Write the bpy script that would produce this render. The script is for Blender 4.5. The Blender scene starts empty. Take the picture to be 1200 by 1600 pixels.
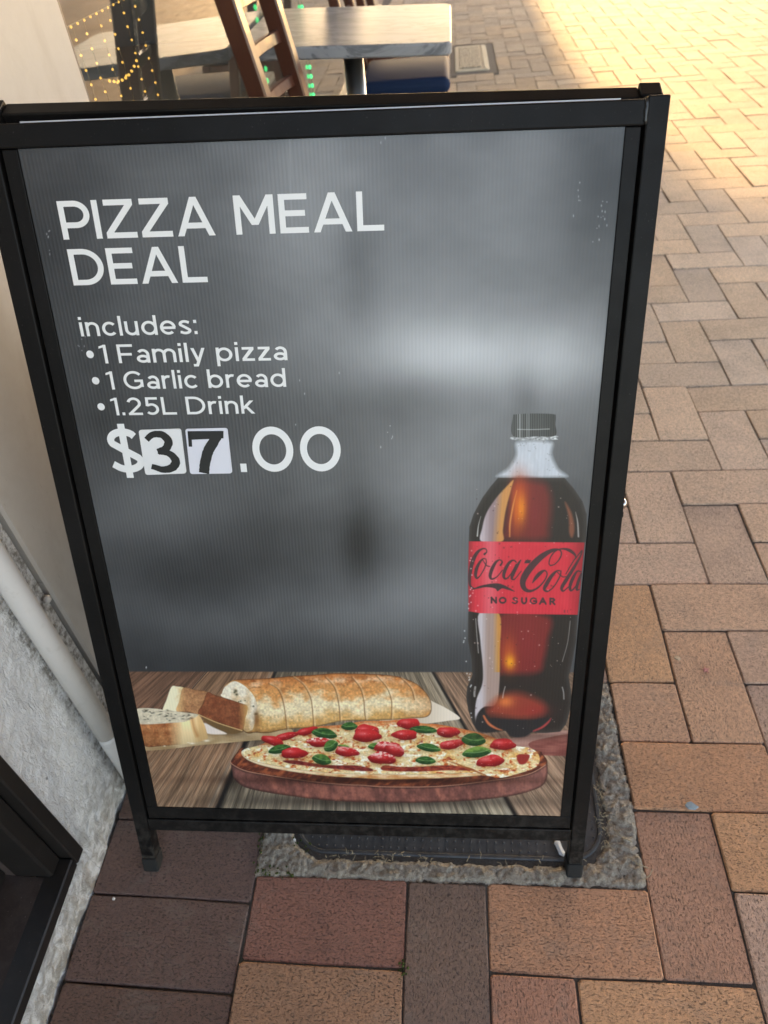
import bpy, bmesh, math, random
import numpy as np
from mathutils import Vector, Matrix, Euler
R = math.radians
random.seed(7)
rng = np.random.default_rng(11)
S = bpy.context.scene
COL = S.collection

# ------------------------------------------------------------------ camera
CAM = np.array([-0.2665, -0.6432, 1.1422])
RV = np.array([0.9947557, 0.0637022, -0.0800193])
UV_ = np.array([0.01465398, 0.68552167, 0.72790473])
FV = np.array([-0.10122409, 0.7252600, -0.68099311])
FPX = 1129.7
cd = bpy.data.cameras.new('camera')
cam = bpy.data.objects.new('camera', cd)
COL.objects.link(cam)
m = Matrix.Identity(4)
for i in range(3):
    m[i][0], m[i][1], m[i][2], m[i][3] = RV[i], UV_[i], -FV[i], CAM[i]
cam.matrix_world = m
cd.sensor_fit = 'VERTICAL'
cd.sensor_height = 9.6
cd.sensor_width = 7.2
cd.lens = FPX / 1600 * 9.6
cd.clip_start, cd.clip_end = 0.02, 600
cd.dof.use_dof = True
cd.dof.focus_distance = 0.80
cd.dof.aperture_fstop = 2.2
S.camera = cam

# ------------------------------------------------------------------ sky, sun, exposure
SUN_EL, SUN_AZ = 16.0, 12.0           # azimuth measured from +Y towards +X
w = bpy.data.worlds.new('World')
S.world = w
w.use_nodes = True
nt = w.node_tree
sky = nt.nodes.new('ShaderNodeTexSky')
sky.sky_type = 'NISHITA'
sky.sun_disc = False
sky.sun_elevation = R(SUN_EL)
sky.sun_rotation = R(SUN_AZ)
sky.air_density = 1.0
sky.dust_density = 0.6
bg = nt.nodes['Background']
bg.inputs['Strength'].default_value = 0.15
nt.links.new(sky.outputs[0], bg.inputs[0])
sl = bpy.data.lights.new('sun', 'SUN')
sl.energy = 2.0
sl.angle = R(1.0)
sl.color = (1.0, 0.66, 0.28)
so = bpy.data.objects.new('sun', sl)
COL.objects.link(so)
SD = Vector((math.sin(R(SUN_AZ)) * math.cos(R(SUN_EL)), math.cos(R(SUN_AZ)) * math.cos(R(SUN_EL)), math.sin(R(SUN_EL))))
so.rotation_euler = SD.to_track_quat('Z', 'Y').to_euler()
S.view_settings.view_transform = 'Standard'
S.view_settings.look = 'None'
S.view_settings.gamma = 1
S.view_settings.exposure = 2.27
S.view_settings.use_white_balance = True
S.view_settings.white_balance_temperature = 7550
S.view_settings.white_balance_tint = 18
S.view_settings.use_curve_mapping = False
S.render.engine = 'CYCLES'
S.cycles.max_bounces = 8
S.cycles.use_denoising = True

# ------------------------------------------------------------------ helpers
def project(P):
    d = np.asarray(P, float) - CAM
    z = d @ FV
    return np.stack([600 + FPX * (d @ RV) / z, 800 - FPX * (d @ UV_) / z], -1), z

def prop(o, label=None, cat=None, group=None, kind=None):
    for k, v in (('label', label), ('category', cat), ('group', group), ('kind', kind)):
        if v: o[k] = v
    return o

def empty(name, loc=(0, 0, 0), rz=0, **kw):
    o = bpy.data.objects.new(name, None)
    o.location = loc
    o.rotation_euler = (0, 0, rz)
    o.empty_display_size = 0.05
    COL.objects.link(o)
    return prop(o, **kw)

def mesh_obj(name, me, mat, parent=None, **kw):
    o = bpy.data.objects.new(name, me)
    if mat is not None:
        me.materials.append(mat)
    COL.objects.link(o)
    if parent is not None: o.parent = parent
    return prop(o, **kw)

def pyd(name, verts, faces, mat, parent=None, smooth=False, **kw):
    me = bpy.data.meshes.new(name)
    me.from_pydata([tuple(v) for v in verts], [], [tuple(f) for f in faces])
    me.update()
    if smooth:
        me.polygons.foreach_set('use_smooth', [True] * len(me.polygons))
    return mesh_obj(name, me, mat, parent, **kw)

def bm_obj(name, bm, mat, parent=None, smooth=False, **kw):
    bmesh.ops.recalc_face_normals(bm, faces=bm.faces)
    me = bpy.data.meshes.new(name)
    bm.to_mesh(me)
    bm.free()
    if smooth:
        me.polygons.foreach_set('use_smooth', [True] * len(me.polygons))
    return mesh_obj(name, me, mat, parent, **kw)

def box(bm, lo, hi, bev=0.0, fn=None, seg=1, cuts=None):
    """bevelled box added to bm; fn maps each vertex afterwards"""
    t = bmesh.new()
    bmesh.ops.create_cube(t, size=1)
    for v in t.verts:
        v.co = Vector([lo[i] + (v.co[i] + .5) * (hi[i] - lo[i]) for i in range(3)])
    if bev > 0:
        bmesh.ops.bevel(t, geom=t.edges[:], offset=bev, segments=seg, affect='EDGES', profile=.5)
    if cuts:
        ax, n = cuts
        for k in range(1, n):
            co = Vector((0, 0, 0)); no = Vector((0, 0, 0)); no[ax] = 1
            co[ax] = lo[ax] + (hi[ax] - lo[ax]) * k / n
            bmesh.ops.bisect_plane(t, geom=t.verts[:] + t.edges[:] + t.faces[:], plane_co=co, plane_no=no)
    if fn:
        for v in t.verts: v.co = Vector(fn(*v.co))
    me = bpy.data.meshes.new('tmp')
    t.to_mesh(me); t.free()
    bm.from_mesh(me)
    bpy.data.meshes.remove(me)

def tube(bm, pts, rad, sides=10, cap=True):
    pts = [Vector(p) for p in pts]
    rings = []
    up = None
    for i, p in enumerate(pts):
        d = (pts[min(i + 1, len(pts) - 1)] - pts[max(i - 1, 0)]).normalized()
        a = d.orthogonal().normalized() if up is None else (up - d * up.dot(d)).normalized()
        up = a
        b = d.cross(a)
        r = rad[i] if hasattr(rad, '__len__') else rad
        rings.append([bm.verts.new(p + (a * math.cos(2 * math.pi * k / sides) + b * math.sin(2 * math.pi * k / sides)) * r) for k in range(sides)])
    for r0, r1 in zip(rings, rings[1:]):
        for k in range(sides):
            bm.faces.new((r0[k], r0[(k + 1) % sides], r1[(k + 1) % sides], r1[k]))
    if cap:
        bm.faces.new(rings[0][::-1]); bm.faces.new(rings[-1])

def sweep_rect(bm, pts, wx, wy, ydir, bev=0.003):
    """rectangular bar (wx thick across the path, wy along ydir) through pts, chamfered edges"""
    pts = [Vector(p) for p in pts]
    ydir = Vector(ydir).normalized()
    rings = []
    a, b = wx / 2, wy / 2
    prof = [(-a + bev, -b), (a - bev, -b), (a, -b + bev), (a, b - bev), (a - bev, b), (-a + bev, b), (-a, b - bev), (-a, -b + bev)]
    for i, p in enumerate(pts):
        d = (pts[min(i + 1, len(pts) - 1)] - pts[max(i - 1, 0)]).normalized()
        x = ydir.cross(d).normalized()
        rings.append([bm.verts.new(p + x * q[0] + ydir * q[1]) for q in prof])
    for r0, r1 in zip(rings, rings[1:]):
        for k in range(8):
            bm.faces.new((r0[k], r0[(k + 1) % 8], r1[(k + 1) % 8], r1[k]))
    bm.faces.new(rings[0][::-1]); bm.faces.new(rings[-1])

# numpy value noise
_LAT = rng.random((256, 256))
def vnoise(x, y):
    x = np.asarray(x, float); y = np.asarray(y, float)
    xi = np.floor(x).astype(int); yi = np.floor(y).astype(int)
    fx = x - xi; fy = y - yi
    fx = fx * fx * (3 - 2 * fx); fy = fy * fy * (3 - 2 * fy)
    a = _LAT[xi & 255, yi & 255]; b = _LAT[(xi + 1) & 255, yi & 255]
    c = _LAT[xi & 255, (yi + 1) & 255]; d = _LAT[(xi + 1) & 255, (yi + 1) & 255]
    return (a * (1 - fx) + b * fx) * (1 - fy) + (c * (1 - fx) + d * fx) * fy
def fbm(x, y, o=4):
    s = 0; a = .5; t = 0
    for k in range(o):
        s = s + a * vnoise(x * 2 ** k + 17.3 * k, y * 2 ** k + 5.1 * k); t += a; a *= .5
    return s / t

# ------------------------------------------------------------------ node materials
class NM:
    def __init__(s, name):
        s.m = bpy.data.materials.new(name); s.m.use_nodes = True
        s.t = s.m.node_tree; s.b = s.t.nodes['Principled BSDF']
    def n(s, typ, ins=None, **at):
        nd = s.t.nodes.new(typ)
        for k, v in at.items(): setattr(nd, k, v)
        for k, v in (ins or {}).items():
            if isinstance(v, bpy.types.NodeSocket): s.t.links.new(v, nd.inputs[k])
            else: nd.inputs[k].default_value = v
        return nd
    def set(s, **kw):
        for k, v in kw.items():
            k = k.replace('_', ' ')
            if isinstance(v, bpy.types.NodeSocket): s.t.links.new(v, s.b.inputs[k])
            else: s.b.inputs[k].default_value = v
        return s
    def noise(s, vec, scale, detail=4, rough=.6, dist=0):
        return s.n('ShaderNodeTexNoise', {'Vector': vec, 'Scale': scale, 'Detail': detail, 'Roughness': rough, 'Distortion': dist}).outputs['Fac']
    def ramp(s, fac, stops):
        r = s.n('ShaderNodeValToRGB', {'Fac': fac})
        e = r.color_ramp.elements
        while len(e) < len(stops): e.new(.5)
        for el, (p, c) in zip(e, stops):
            el.position = p
            el.color = (c, c, c, 1) if not hasattr(c, '__len__') else (*c, 1)
        return r.outputs['Color']
    def mix(s, fac, a, b, mode='MIX'):
        x = s.n('ShaderNodeMix', data_type='RGBA', blend_type=mode)
        for sk, v in ((x.inputs[0], fac), (x.inputs[6], a), (x.inputs[7], b)):
            if isinstance(v, bpy.types.NodeSocket): s.t.links.new(v, sk)
            elif hasattr(v, '__len__'): sk.default_value = (*v, 1) if len(v) == 3 else v
            else: sk.default_value = v
        return x.outputs[2]
    def math(s, op, a, b=0.0):
        x = s.n('ShaderNodeMath', operation=op)
        for sk, v in ((x.inputs[0], a), (x.inputs[1], b)):
            if isinstance(v, bpy.types.NodeSocket): s.t.links.new(v, sk)
            else: sk.default_value = v
        return x.outputs[0]
    def bump(s, h, strength=.5, dist=.002, normal=None):
        i = {'Height': h, 'Strength': strength, 'Distance': dist}
        if normal is not None: i['Normal'] = normal
        return s.n('ShaderNodeBump', i).outputs['Normal']
    def obj(s): return s.n('ShaderNodeTexCoord').outputs['Object']
    def geo(s): return s.n('ShaderNodeNewGeometry').outputs['Position']
    def mapping(s, vec, scale=(1, 1, 1), rot=(0, 0, 0), loc=(0, 0, 0)):
        return s.n('ShaderNodeMapping', {'Vector': vec, 'Scale': scale, 'Rotation': rot, 'Location': loc}).outputs[0]

def simple(name, col, rough=.5, metal=0, spec=.5, noise=0, scale=30, bump=0, bscale=200):
    k = NM(name)
    k.set(Base_Color=(*col, 1), Roughness=rough, Metallic=metal)
    k.b.inputs['Specular IOR Level'].default_value = spec
    g = k.geo()
    if noise:
        f = k.noise(g, scale)
        k.set(Base_Color=k.mix(f, tuple(c * (1 - noise) for c in col), tuple(min(1, c * (1 + noise)) for c in col)))
    if bump:
        k.set(Normal=k.bump(k.noise(g, bscale, 2), bump, .001))
    return k.m

# --- black powder coat
k = NM('black_powder_coat')
g = k.geo()
f = k.noise(g, 9, 5)
c = k.mix(k.ramp(f, [(.45, 0), (.75, 1)]), (.005, .0045, .0045), (.010, .009, .009))
c = k.mix(k.math('MULTIPLY', k.ramp(k.noise(g, 620, 2), [(.70, 0), (.76, 1)]), .45), c, (.10, .098, .095))
c = k.mix(k.math('MULTIPLY', k.math('MULTIPLY', k.ramp(k.noise(k.mapping(g, (900, 900, 40)), 1, 2), [(.71, 0), (.75, 1)]), k.ramp(k.noise(g, 14, 2), [(.5, 0), (.6, 1)])), .5), c, (.13, .125, .12))
c = k.mix(k.math('MULTIPLY', k.n('ShaderNodeMapRange', {'Value': k.n('ShaderNodeSeparateXYZ', {'Vector': g}).outputs[2], 'From Min': .14, 'From Max': .0, 'To Min': 0, 'To Max': .8}).outputs[0], k.ramp(k.noise(g, 70, 5, .7), [(.45, 0), (.65, 1)])), c, (.075, .068, .06))
k.set(Base_Color=c,
      Roughness=k.n('ShaderNodeMapRange', {'Value': k.noise(g, 40, 4), 'To Min': .36, 'To Max': .58}).outputs[0],
      Normal=k.bump(k.noise(g, 900, 2), .12, .0006))
k.b.inputs['Specular IOR Level'].default_value = .16
M_BLACK = k.m
M_RUBBER = simple('black_rubber', (.009, .009, .009), .85, noise=.4, scale=60, bump=.2, bscale=500)
M_CHROME = simple('bright_steel', (.6, .6, .6), .2, 1)
M_STEEL = simple('brushed_steel', (.42, .42, .42), .35, 1, noise=.15)
M_VINYL = simple('white_vinyl_lettering', (.86, .87, .87), .45)
M_CARD = simple('white_plastic_card', (.82, .83, .84), .4, noise=.04, scale=60)
M_CARD2 = simple('bluish_white_card', (.76, .77, .85), .4, noise=.03, scale=60)
M_INK = simple('black_ink', (.012, .013, .012), .55, noise=.3, scale=300)
M_WELD = simple('weld_bead', (.05, .05, .05), .3, .6)

# --- dark shop joinery
k = NM('dark_window_frame')
g = k.geo()
dust = k.ramp(k.noise(g, 45, 6, .7), [(.52, 0), (.75, 1)])
speck = k.ramp(k.noise(g, 420, 2), [(.72, 0), (.78, 1)])
c = k.mix(k.math('MULTIPLY', dust, .25), (.013, .011, .010), (.055, .047, .042))
c = k.mix(k.math('MULTIPLY', speck, .5), c, (.22, .2, .18))
k.set(Base_Color=c, Roughness=.42, Normal=k.bump(k.noise(g, 60, 4), .08, .002))
M_FRAME = k.m
k = NM('dark_sill')
g = k.geo()
dust = k.ramp(k.noise(g, 25, 7, .75), [(.42, 0), (.72, 1)])
speck = k.ramp(k.noise(g, 350, 2), [(.70, 0), (.76, 1)])
c = k.mix(k.math('MULTIPLY', dust, .55), (.020, .012, .010), (.075, .055, .046))
c = k.mix(k.math('MULTIPLY', speck, .5), c, (.3, .27, .24))
k.set(Base_Color=c, Roughness=.55, Normal=k.bump(dust, .15, .001))
M_SILL = k.m

# --- painted plaster (rough)
k = NM('rough_painted_plaster')
g = k.geo()
n1 = k.noise(g, 55, 8, .62, .6)
n2 = k.noise(g, 13, 6, .6)
n3 = k.noise(k.mapping(g, (1, 1, .35)), 170, 4, .6, 1.5)
sep = k.n('ShaderNodeSeparateXYZ', {'Vector': g}).outputs[2]
low = k.n('ShaderNodeMapRange', {'Value': sep, 'From Min': .20, 'From Max': -.02, 'To Min': 0, 'To Max': .85}).outputs[0]
dirt = k.math('ADD', k.ramp(n2, [(.55, 0), (.8, .5)]), low)
dirtm = k.math('MULTIPLY', dirt, k.ramp(n1, [(.38, 0), (.58, 1)]))
c = k.mix(n2, (.68, .68, .68), (.76, .755, .745))
c = k.mix(k.math('MINIMUM', dirtm, .75), c, (.17, .145, .115))
pit = k.n('ShaderNodeTexVoronoi', {'Vector': k.mapping(g, (1, 1, 1)), 'Scale': 34.0, 'Randomness': 1.0}).outputs['Distance']
pitm = k.math('MULTIPLY', k.ramp(pit, [(.06, 1), (.14, 0)]), k.ramp(k.noise(g, 18, 2), [(.58, 0), (.62, 1)]))
c = k.mix(k.math('MULTIPLY', pitm, .85), c, (.12, .10, .085))
ys = k.n('ShaderNodeSeparateXYZ', {'Vector': g}).outputs[1]
gl_ = k.ramp(k.n('ShaderNodeMapRange', {'Value': ys, 'From Min': -.150, 'From Max': -.090}).outputs[0], [(.0, 0), (.55, .35), (.75, 1)])
c = k.mix(k.math('MULTIPLY', gl_, k.ramp(k.noise(g, 80, 6, .75), [(.44, 0), (.60, .85)])), c, (.15, .13, .105))
h = k.math('ADD', k.math('MULTIPLY', n1, 1.0), k.math('MULTIPLY', n3, .45))
h = k.math('SUBTRACT', h, k.math('MULTIPLY', pitm, .8))
k.set(Base_Color=c, Roughness=.55, Normal=k.bump(h, .85, .008))
M_PLASTER = k.m
# --- smooth painted render
k = NM('smooth_painted_wall')
g = k.geo()
n1 = k.noise(k.mapping(g, (1, 1, .55)), 11, 6, .6, .4)
n2 = k.noise(g, 45, 6, .7)
c = k.mix(n2, (.47, .44, .405), (.54, .515, .48))
c = k.mix(k.math('MULTIPLY', k.ramp(n1, [(.5, 0), (.78, 1)]), .55), c, (.33, .285, .24))
scr = k.math('MULTIPLY', k.ramp(k.noise(k.mapping(g, (1, 60, 7), (R(18), 0, 0)), 5, 3), [(.70, 0), (.74, 1)]), .5)
c = k.mix(scr, c, (.25, .22, .19))
k.set(Base_Color=c, Roughness=.6, Normal=k.bump(k.noise(g, 90, 5), .12, .002))
M_SMOOTH = k.m
k = NM('painted_conduit')
g = k.geo()
d = k.ramp(k.noise(g, 60, 6, .7), [(.55, 0), (.75, 1)])
c = k.mix(k.math('MULTIPLY', d, .4), (.62, .60, .575), (.40, .36, .32))
k.set(Base_Color=c, Roughness=.42, Normal=k.bump(k.noise(g, 120, 4), .08, .001))
M_PIPE = k.m
M_CRACK = simple('dirty_joint', (.10, .085, .07), .9, noise=.6, scale=120)

# --- brick (object colour or attribute)
def brick_mat(name, attr):
    k = NM(name)
    if attr:
        base = k.n('ShaderNodeAttribute', attribute_name='bcol').outputs['Color']
        vec = k.geo(); rnd = k.n('ShaderNodeAttribute', attribute_name='bcol').outputs['Fac']
    else:
        oi = k.n('ShaderNodeObjectInfo')
        base = oi.outputs['Color']; rnd = oi.outputs['Random']
        off = k.n('ShaderNodeCombineXYZ', {0: k.math('MULTIPLY', rnd, 37.0), 1: k.math('MULTIPLY', rnd, 91.0)}).outputs[0]
        va = k.n('ShaderNodeVectorMath', {0: k.obj(), 1: off}, operation='ADD')
        vec = va.outputs[0]
    big = k.noise(vec, 16, 5, .6)
    mid = k.noise(vec, 130, 4, .65)
    gr = k.noise(vec, 900, 2, .6)
    slit = k.noise(k.mapping(vec, (210, 430, 210)), 1.0, 3, .6, .3)
    slit2 = k.noise(k.mapping(vec, (330, 620, 330)), 1.0, 2, .5)
    pits = k.math('MAXIMUM', k.ramp(slit, [(.375, 1), (.43, 0)]), k.math('MULTIPLY', k.ramp(slit2, [(.335, 1), (.39, 0)]), .85))
    c = k.mix(big, base, k.mix(1.0, base, (1.45, 1.40, 1.35), 'MULTIPLY'))
    c = k.mix(k.ramp(mid, [(.32, .34), (.60, 0)]), c, (.05, .04, .035))
    c = k.mix(k.math('MULTIPLY', k.ramp(gr, [(.56, 0), (.70, 1)]), .6), c, k.mix(1.0, base, (2.1, 2.05, 2.0), 'MULTIPLY'))
    c = k.mix(k.math('MULTIPLY', pits, k.math('MULTIPLY', k.ramp(k.noise(vec, 9, 3), [(.35, .40), (.62, 1)]), .72)), c, (.022, .017, .014))
    stain = k.ramp(k.noise(k.geo(), 5.5, 5, .65), [(.50, 0), (.74, 1)])
    c = k.mix(k.math('MULTIPLY', stain, .26), c, (.095, .072, .058))
    dusty = k.ramp(k.noise(k.mapping(k.geo(), (1, 1, 1), loc=(3.1, 1.7, 0)), 14, 7, .72, .5), [(.54, 0), (.70, 1)])
    c = k.mix(k.math('MULTIPLY', dusty, .28), c, (.26, .23, .195))
    hgt = k.math('SUBTRACT', k.math('ADD', k.math('MULTIPLY', mid, .5), k.math('MULTIPLY', gr, .25)), k.math('MULTIPLY', pits, .9))
    k.set(Base_Color=c, Roughness=k.n('ShaderNodeMapRange', {'Value': mid, 'To Min': .62, 'To Max': .85}).outputs[0],
          Normal=k.bump(hgt, .85, .0034))
    k.b.inputs['Specular IOR Level'].default_value = .4
    return k.m
M_BRICK = brick_mat('clay_paver', False)
M_BRICKS = brick_mat('clay_paver_far', True)
k = NM('joint_sand')
g = k.geo()
n = k.noise(g, 300, 5, .7)
moss = k.ramp(k.noise(g, 9, 3), [(.64, 0), (.72, .5)])
c = k.mix(n, (.022, .019, .017), (.16, .14, .12))
c = k.mix(moss, c, (.03, .04, .012))
k.set(Base_Color=c, Roughness=.95, Normal=k.bump(n, .8, .004))
M_SAND = k.m
M_STREET = simple('street_paving', (.40, .30, .22), .8, noise=.25, scale=6)

# --- crumbly concrete
k = NM('crumbly_concrete')
g = k.geo()
n1 = k.noise(g, 170, 6, .7, 1.2)
n2 = k.noise(g, 22, 5, .6)
n3 = k.noise(k.mapping(g, (1, 1, 1), (0, 0, R(35))), 480, 3, .6, 2.0)
c = k.mix(k.ramp(n1, [(.3, 0), (.7, 1)]), (.16, .130, .100), (.66, .585, .475))
c = k.mix(k.ramp(n2, [(.35, 0), (.7, .5)]), c, (.30, .26, .21))
c = k.mix(k.ramp(n3, [(.55, 0), (.70, .7)]), c, (.58, .53, .44))
k.set(Base_Color=c, Roughness=.92, Normal=k.bump(k.math('ADD', n1, k.math('MULTIPLY', n3, .5)), .9, .005))
M_CONC = k.m
k = NM('black_plastic_lid')
g = k.geo()
d = k.ramp(k.noise(g, 35, 6, .7), [(.42, 0), (.75, 1)])
c = k.mix(k.math('MULTIPLY', d, .5), (.050, .050, .051), (.15, .145, .138))
k.set(Base_Color=c, Roughness=.5, Normal=k.bump(k.noise(g, 260, 4), .12, .001))
M_LID = k.m
M_MOSS = simple('moss', (.055, .075, .014), .95, noise=.5, scale=200, bump=.6, bscale=400)
M_STRAW = simple('dry_straw', (.36, .29, .19), .8, noise=.4, scale=120)
M_PAPER = simple('white_scrap', (.72, .71, .69), .7, noise=.15, scale=200)
M_BLUE = simple('blue_grey_scrap', (.25, .33, .38), .7, noise=.25, scale=150)
M_PINK = simple('pink_leaf', (.55, .22, .20), .6)
M_TAN = simple('tan_leaf', (.50, .36, .24), .7)

# --- furniture
k = NM('stained_wood')
v = k.obj()
n = k.noise(k.mapping(v, (22, 22, 2.2)), 3, 6, .6, .6)
c = k.mix(n, (.055, .015, .008), (.125, .037, .018))
k.set(Base_Color=c, Roughness=.32, Normal=k.bump(n, .08, .001))
k.b.inputs['Coat Weight'].default_value = .25
M_WOOD = k.m
k = NM('navy_vinyl_seat')
n = k.noise(k.geo(), 250, 3)
k.set(Base_Color=(.014, .030, .075, 1), Roughness=.6, Normal=k.bump(n, .12, .001))
k.b.inputs['Specular IOR Level'].default_value = .08
M_SEAT = k.m
k = NM('veined_marble_top')
g = k.geo()
v1 = k.noise(k.mapping(g, (1.2, 3.5, 2)), 3.2, 9, .62, 1.6)
vein = k.ramp(v1, [(.40, 0), (.485, .9), (.52, .1), (.60, 0)])
c = k.mix(k.noise(g, 8, 5), (.27, .285, .30), (.45, .465, .475))
c = k.mix(k.math('MULTIPLY', vein, .9), c, (.13, .14, .15))
k.set(Base_Color=c, Roughness=.32)
k.b.inputs['Specular IOR Level'].default_value = .12
M_MARBLE = k.m
k = NM('window_glass')
k.t.nodes.remove(k.b)
fr = k.n('ShaderNodeFresnel', {'IOR': 1.52}).outputs[0]
back = k.n('ShaderNodeNewGeometry').outputs['Backfacing']
fr = k.math('MULTIPLY', k.math('MINIMUM', k.math('MULTIPLY', fr, 1.55), .95), k.math('SUBTRACT', 1.0, back))
gl = k.n('ShaderNodeBsdfGlossy', {'Roughness': .004, 'Color': (1, 1, 1, 1)})
tr = k.n('ShaderNodeBsdfTransparent', {'Color': (.93, .97, .95, 1)})
mx = k.n('ShaderNodeMixShader', {0: fr, 1: tr.outputs[0], 2: gl.outputs[0]})
k.t.links.new(mx.outputs[0], k.t.nodes['Material Output'].inputs[0])
M_GLASS = k.m
M_ROOM = simple('dim_interior', (.16, .15, .14), .9)
M_ROOMF = simple('interior_floor', (.22, .16, .11), .5, noise=.2, scale=6)
M_AWN = simple('awning_soffit', (.70, .68, .64), .7)
M_ALU = simple('bronze_window_bead', (.17, .145, .125), .5, .3)
def emit(name, col, st):
    k = NM(name)
    k.set(Base_Color=(*col, 1), Emission_Color=(*col, 1), Emission_Strength=st)
    return k.m
M_GREEN = emit('green_led', (.02, .9, .30), .32)
M_WARM = emit('warm_led', (1.0, .56, .12), .30)
M_WIRE = simple('thin_wire', (.10, .08, .05), .5)
M_COVER = simple('cast_cover_frame', (.58, .52, .40), .7, noise=.25, scale=40, bump=.3)
k = NM('cast_cover_plate')
g = k.geo()
n = k.n('ShaderNodeTexVoronoi', {'Vector': g, 'Scale': 55.0}, feature='DISTANCE_TO_EDGE').outputs['Distance']
c = k.mix(k.ramp(n, [(.05, 0), (.2, 1)]), (.20, .17, .13), (.56, .50, .39))
k.set(Base_Color=c, Roughness=.75, Normal=k.bump(k.ramp(n, [(.05, 0), (.2, 1)]), .5, .004))
M_PLATE = k.m
M_CEM = simple('cement_border', (.16, .14, .12), .9, noise=.3, scale=60)

# ------------------------------------------------------------------ the ground
U = .1165
WALLX = -.83
pavement = empty('pavement', kind='structure')
prop(pavement, label='red clay brick pavement laid in a herringbone pattern')
pyd('street', [(-60, -60, -.035), (200, -60, -.035), (200, 260, -.035), (-60, 260, -.035)], [(0, 1, 2, 3)], M_STREET, kind='structure')
pyd('joint_sand', [(-.9, -1.5, -.0038), (3.7, -1.5, -.0038), (3.7, 10.5, -.0038), (-.9, 10.5, -.0038)], [(0, 1, 2, 3)], M_SAND, pavement)

PIT = (-5.0, 0.0, -2.0, 1.0)          # inspection pit collar, in paver units
DRAIN = (-.27, .03, 4.60, 5.47)       # far access cover (metres)
rects = []                             # (x0,x1,y0,y1,long axis)
def rise(x):                           # the paving lifts a little towards the wall
    return max(0., (-.583 - x)) * .045
def add_rect(x0, x1, y0, y1, ax):
    x0 = max(x0, -7.10)
    if x1 - x0 < .25: return
    px0, px1, py0, py1 = PIT
    if x0 < px1 - .01 and x1 > px0 + .01 and y0 < py1 - .01 and y1 > py0 + .01:
        best = None
        for c in ((max(x0, px1), x1, y0, y1), (x0, min(x1, px0), y0, y1), (x0, x1, max(y0, py1), y1), (x0, x1, y0, min(y1, py0))):
            a = max(0, c[1] - c[0]) * max(0, c[3] - c[2])
            if best is None or a > best[0]: best = (a, c)
        if best[0] < .2: return
        x0, x1, y0, y1 = best[1]
    dx0, dx1, dy0, dy1 = [v / U for v in DRAIN]
    if x0 < dx1 and x1 > dx0 and y0 < dy1 and y1 > dy0:
        best = None
        for c in ((max(x0, dx1), x1, y0, y1), (x0, min(x1, dx0), y0, y1), (x0, x1, max(y0, dy1), y1), (x0, x1, y0, min(y1, dy0))):
            a = max(0, c[1] - c[0]) * max(0, c[3] - c[2])
            if best is None or a > best[0]: best = (a, c)
        if best[0] < .2: return
        x0, x1, y0, y1 = best[1]
    rects.append((x0, x1, y0, y1, ax))
for i in range(-9, 31):
    for j in range(-13, 90):
        special = (j < 1 and i < -3)
        if (i + j) % 4 == 3 and not (j < 1 and i + 2 <= -3) and not (j < 1 and i < -3):
            add_rect(i, i + 2, j, j + 1, 0)
        if (i + j) % 4 == 1 and not (j < 1 and i < -3):
            add_rect(i, i + 1, j, j + 2, 1)
for j in range(-12, -2):
    add_rect(-5, -3, j, j + 1, 0)
for k_, j in enumerate((-12.34, -11.34, -10.34, -9.34, -8.34, -7.34, -6.34, -5.34, -4.34, -3.34, -2.35, -1.36, -.36)):
    add_rect(-7.1, -5, j, j + 1, 0)

def outline(L, Wd, seed):
    r = random.Random(seed)
    c = .0035
    jt = lambda: r.uniform(-.0013, .0013)
    a, b = L / 2, Wd / 2
    pts = [(-a + c, -b), (0, -b), (a - c, -b), (a, -b + c), (a, b - c), (a - c, b), (0, b), (-a + c, b), (-a, b - c), (-a, -b + c)]
    return [(x + jt(), y + jt()) for x, y in pts]
def brick_geo(L, Wd, seed):
    top = outline(L - .0028, Wd - .0028, seed)
    ch = .0019
    n = len(top)
    V, F = [], []
    for x, y in top: V.append((x * (1 - 2 * ch / L), y * (1 - 2 * ch / Wd), 0))
    for x, y in top: V.append((x, y, -.0019))
    for x, y in top: V.append((x, y, -.03))
    F.append(tuple(range(n)))
    for q in (0, n):
        for i in range(n):
            j = (i + 1) % n
            F.append((q + i, q + n + i, q + n + j, q + j))
    return V, F
_mesh_cache = {}
def brick_mesh(L, Wd, seed):
    key = (round(L, 3), round(Wd, 3), seed)
    if key not in _mesh_cache:
        V, F = brick_geo(L, Wd, seed)
        me = bpy.data.meshes.new('brick')
        me.from_pydata(V, [], F); me.update(); me.materials.append(M_BRICK)
        _mesh_cache[key] = me
    return _mesh_cache[key]
def sstep(a, b, x):
    t = min(1, max(0, (x - a) / (b - a)))
    return t * t * (3 - 2 * t)
def lerp(a, b, t): return tuple(p + (q - p) * t for p, q in zip(a, b))
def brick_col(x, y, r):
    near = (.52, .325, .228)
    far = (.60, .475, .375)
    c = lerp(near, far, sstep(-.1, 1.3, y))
    c = lerp(c, (.40, .32, .25), sstep(2.2, 3.4, y))  # base colour lowered under the sun patch to offset its brightness
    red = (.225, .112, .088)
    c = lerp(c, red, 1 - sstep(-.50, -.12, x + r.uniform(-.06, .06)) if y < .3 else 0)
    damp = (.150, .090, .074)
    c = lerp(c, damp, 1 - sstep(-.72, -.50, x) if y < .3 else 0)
    f = r.uniform(.88, 1.10)
    hue = r.uniform(-1, 1)
    c = (c[0] * f * (1 + .05 * hue), c[1] * f, c[2] * f * (1 - .07 * hue))
    if r.random() < .07: c = lerp(c, (c[0] * .62, c[1] * .66, c[2] * .74), 1 if y < .4 else .35)
    return c
QUAD = [(0, 190), (1040, 145), (905, 1300), (220, 1300)]
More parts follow.
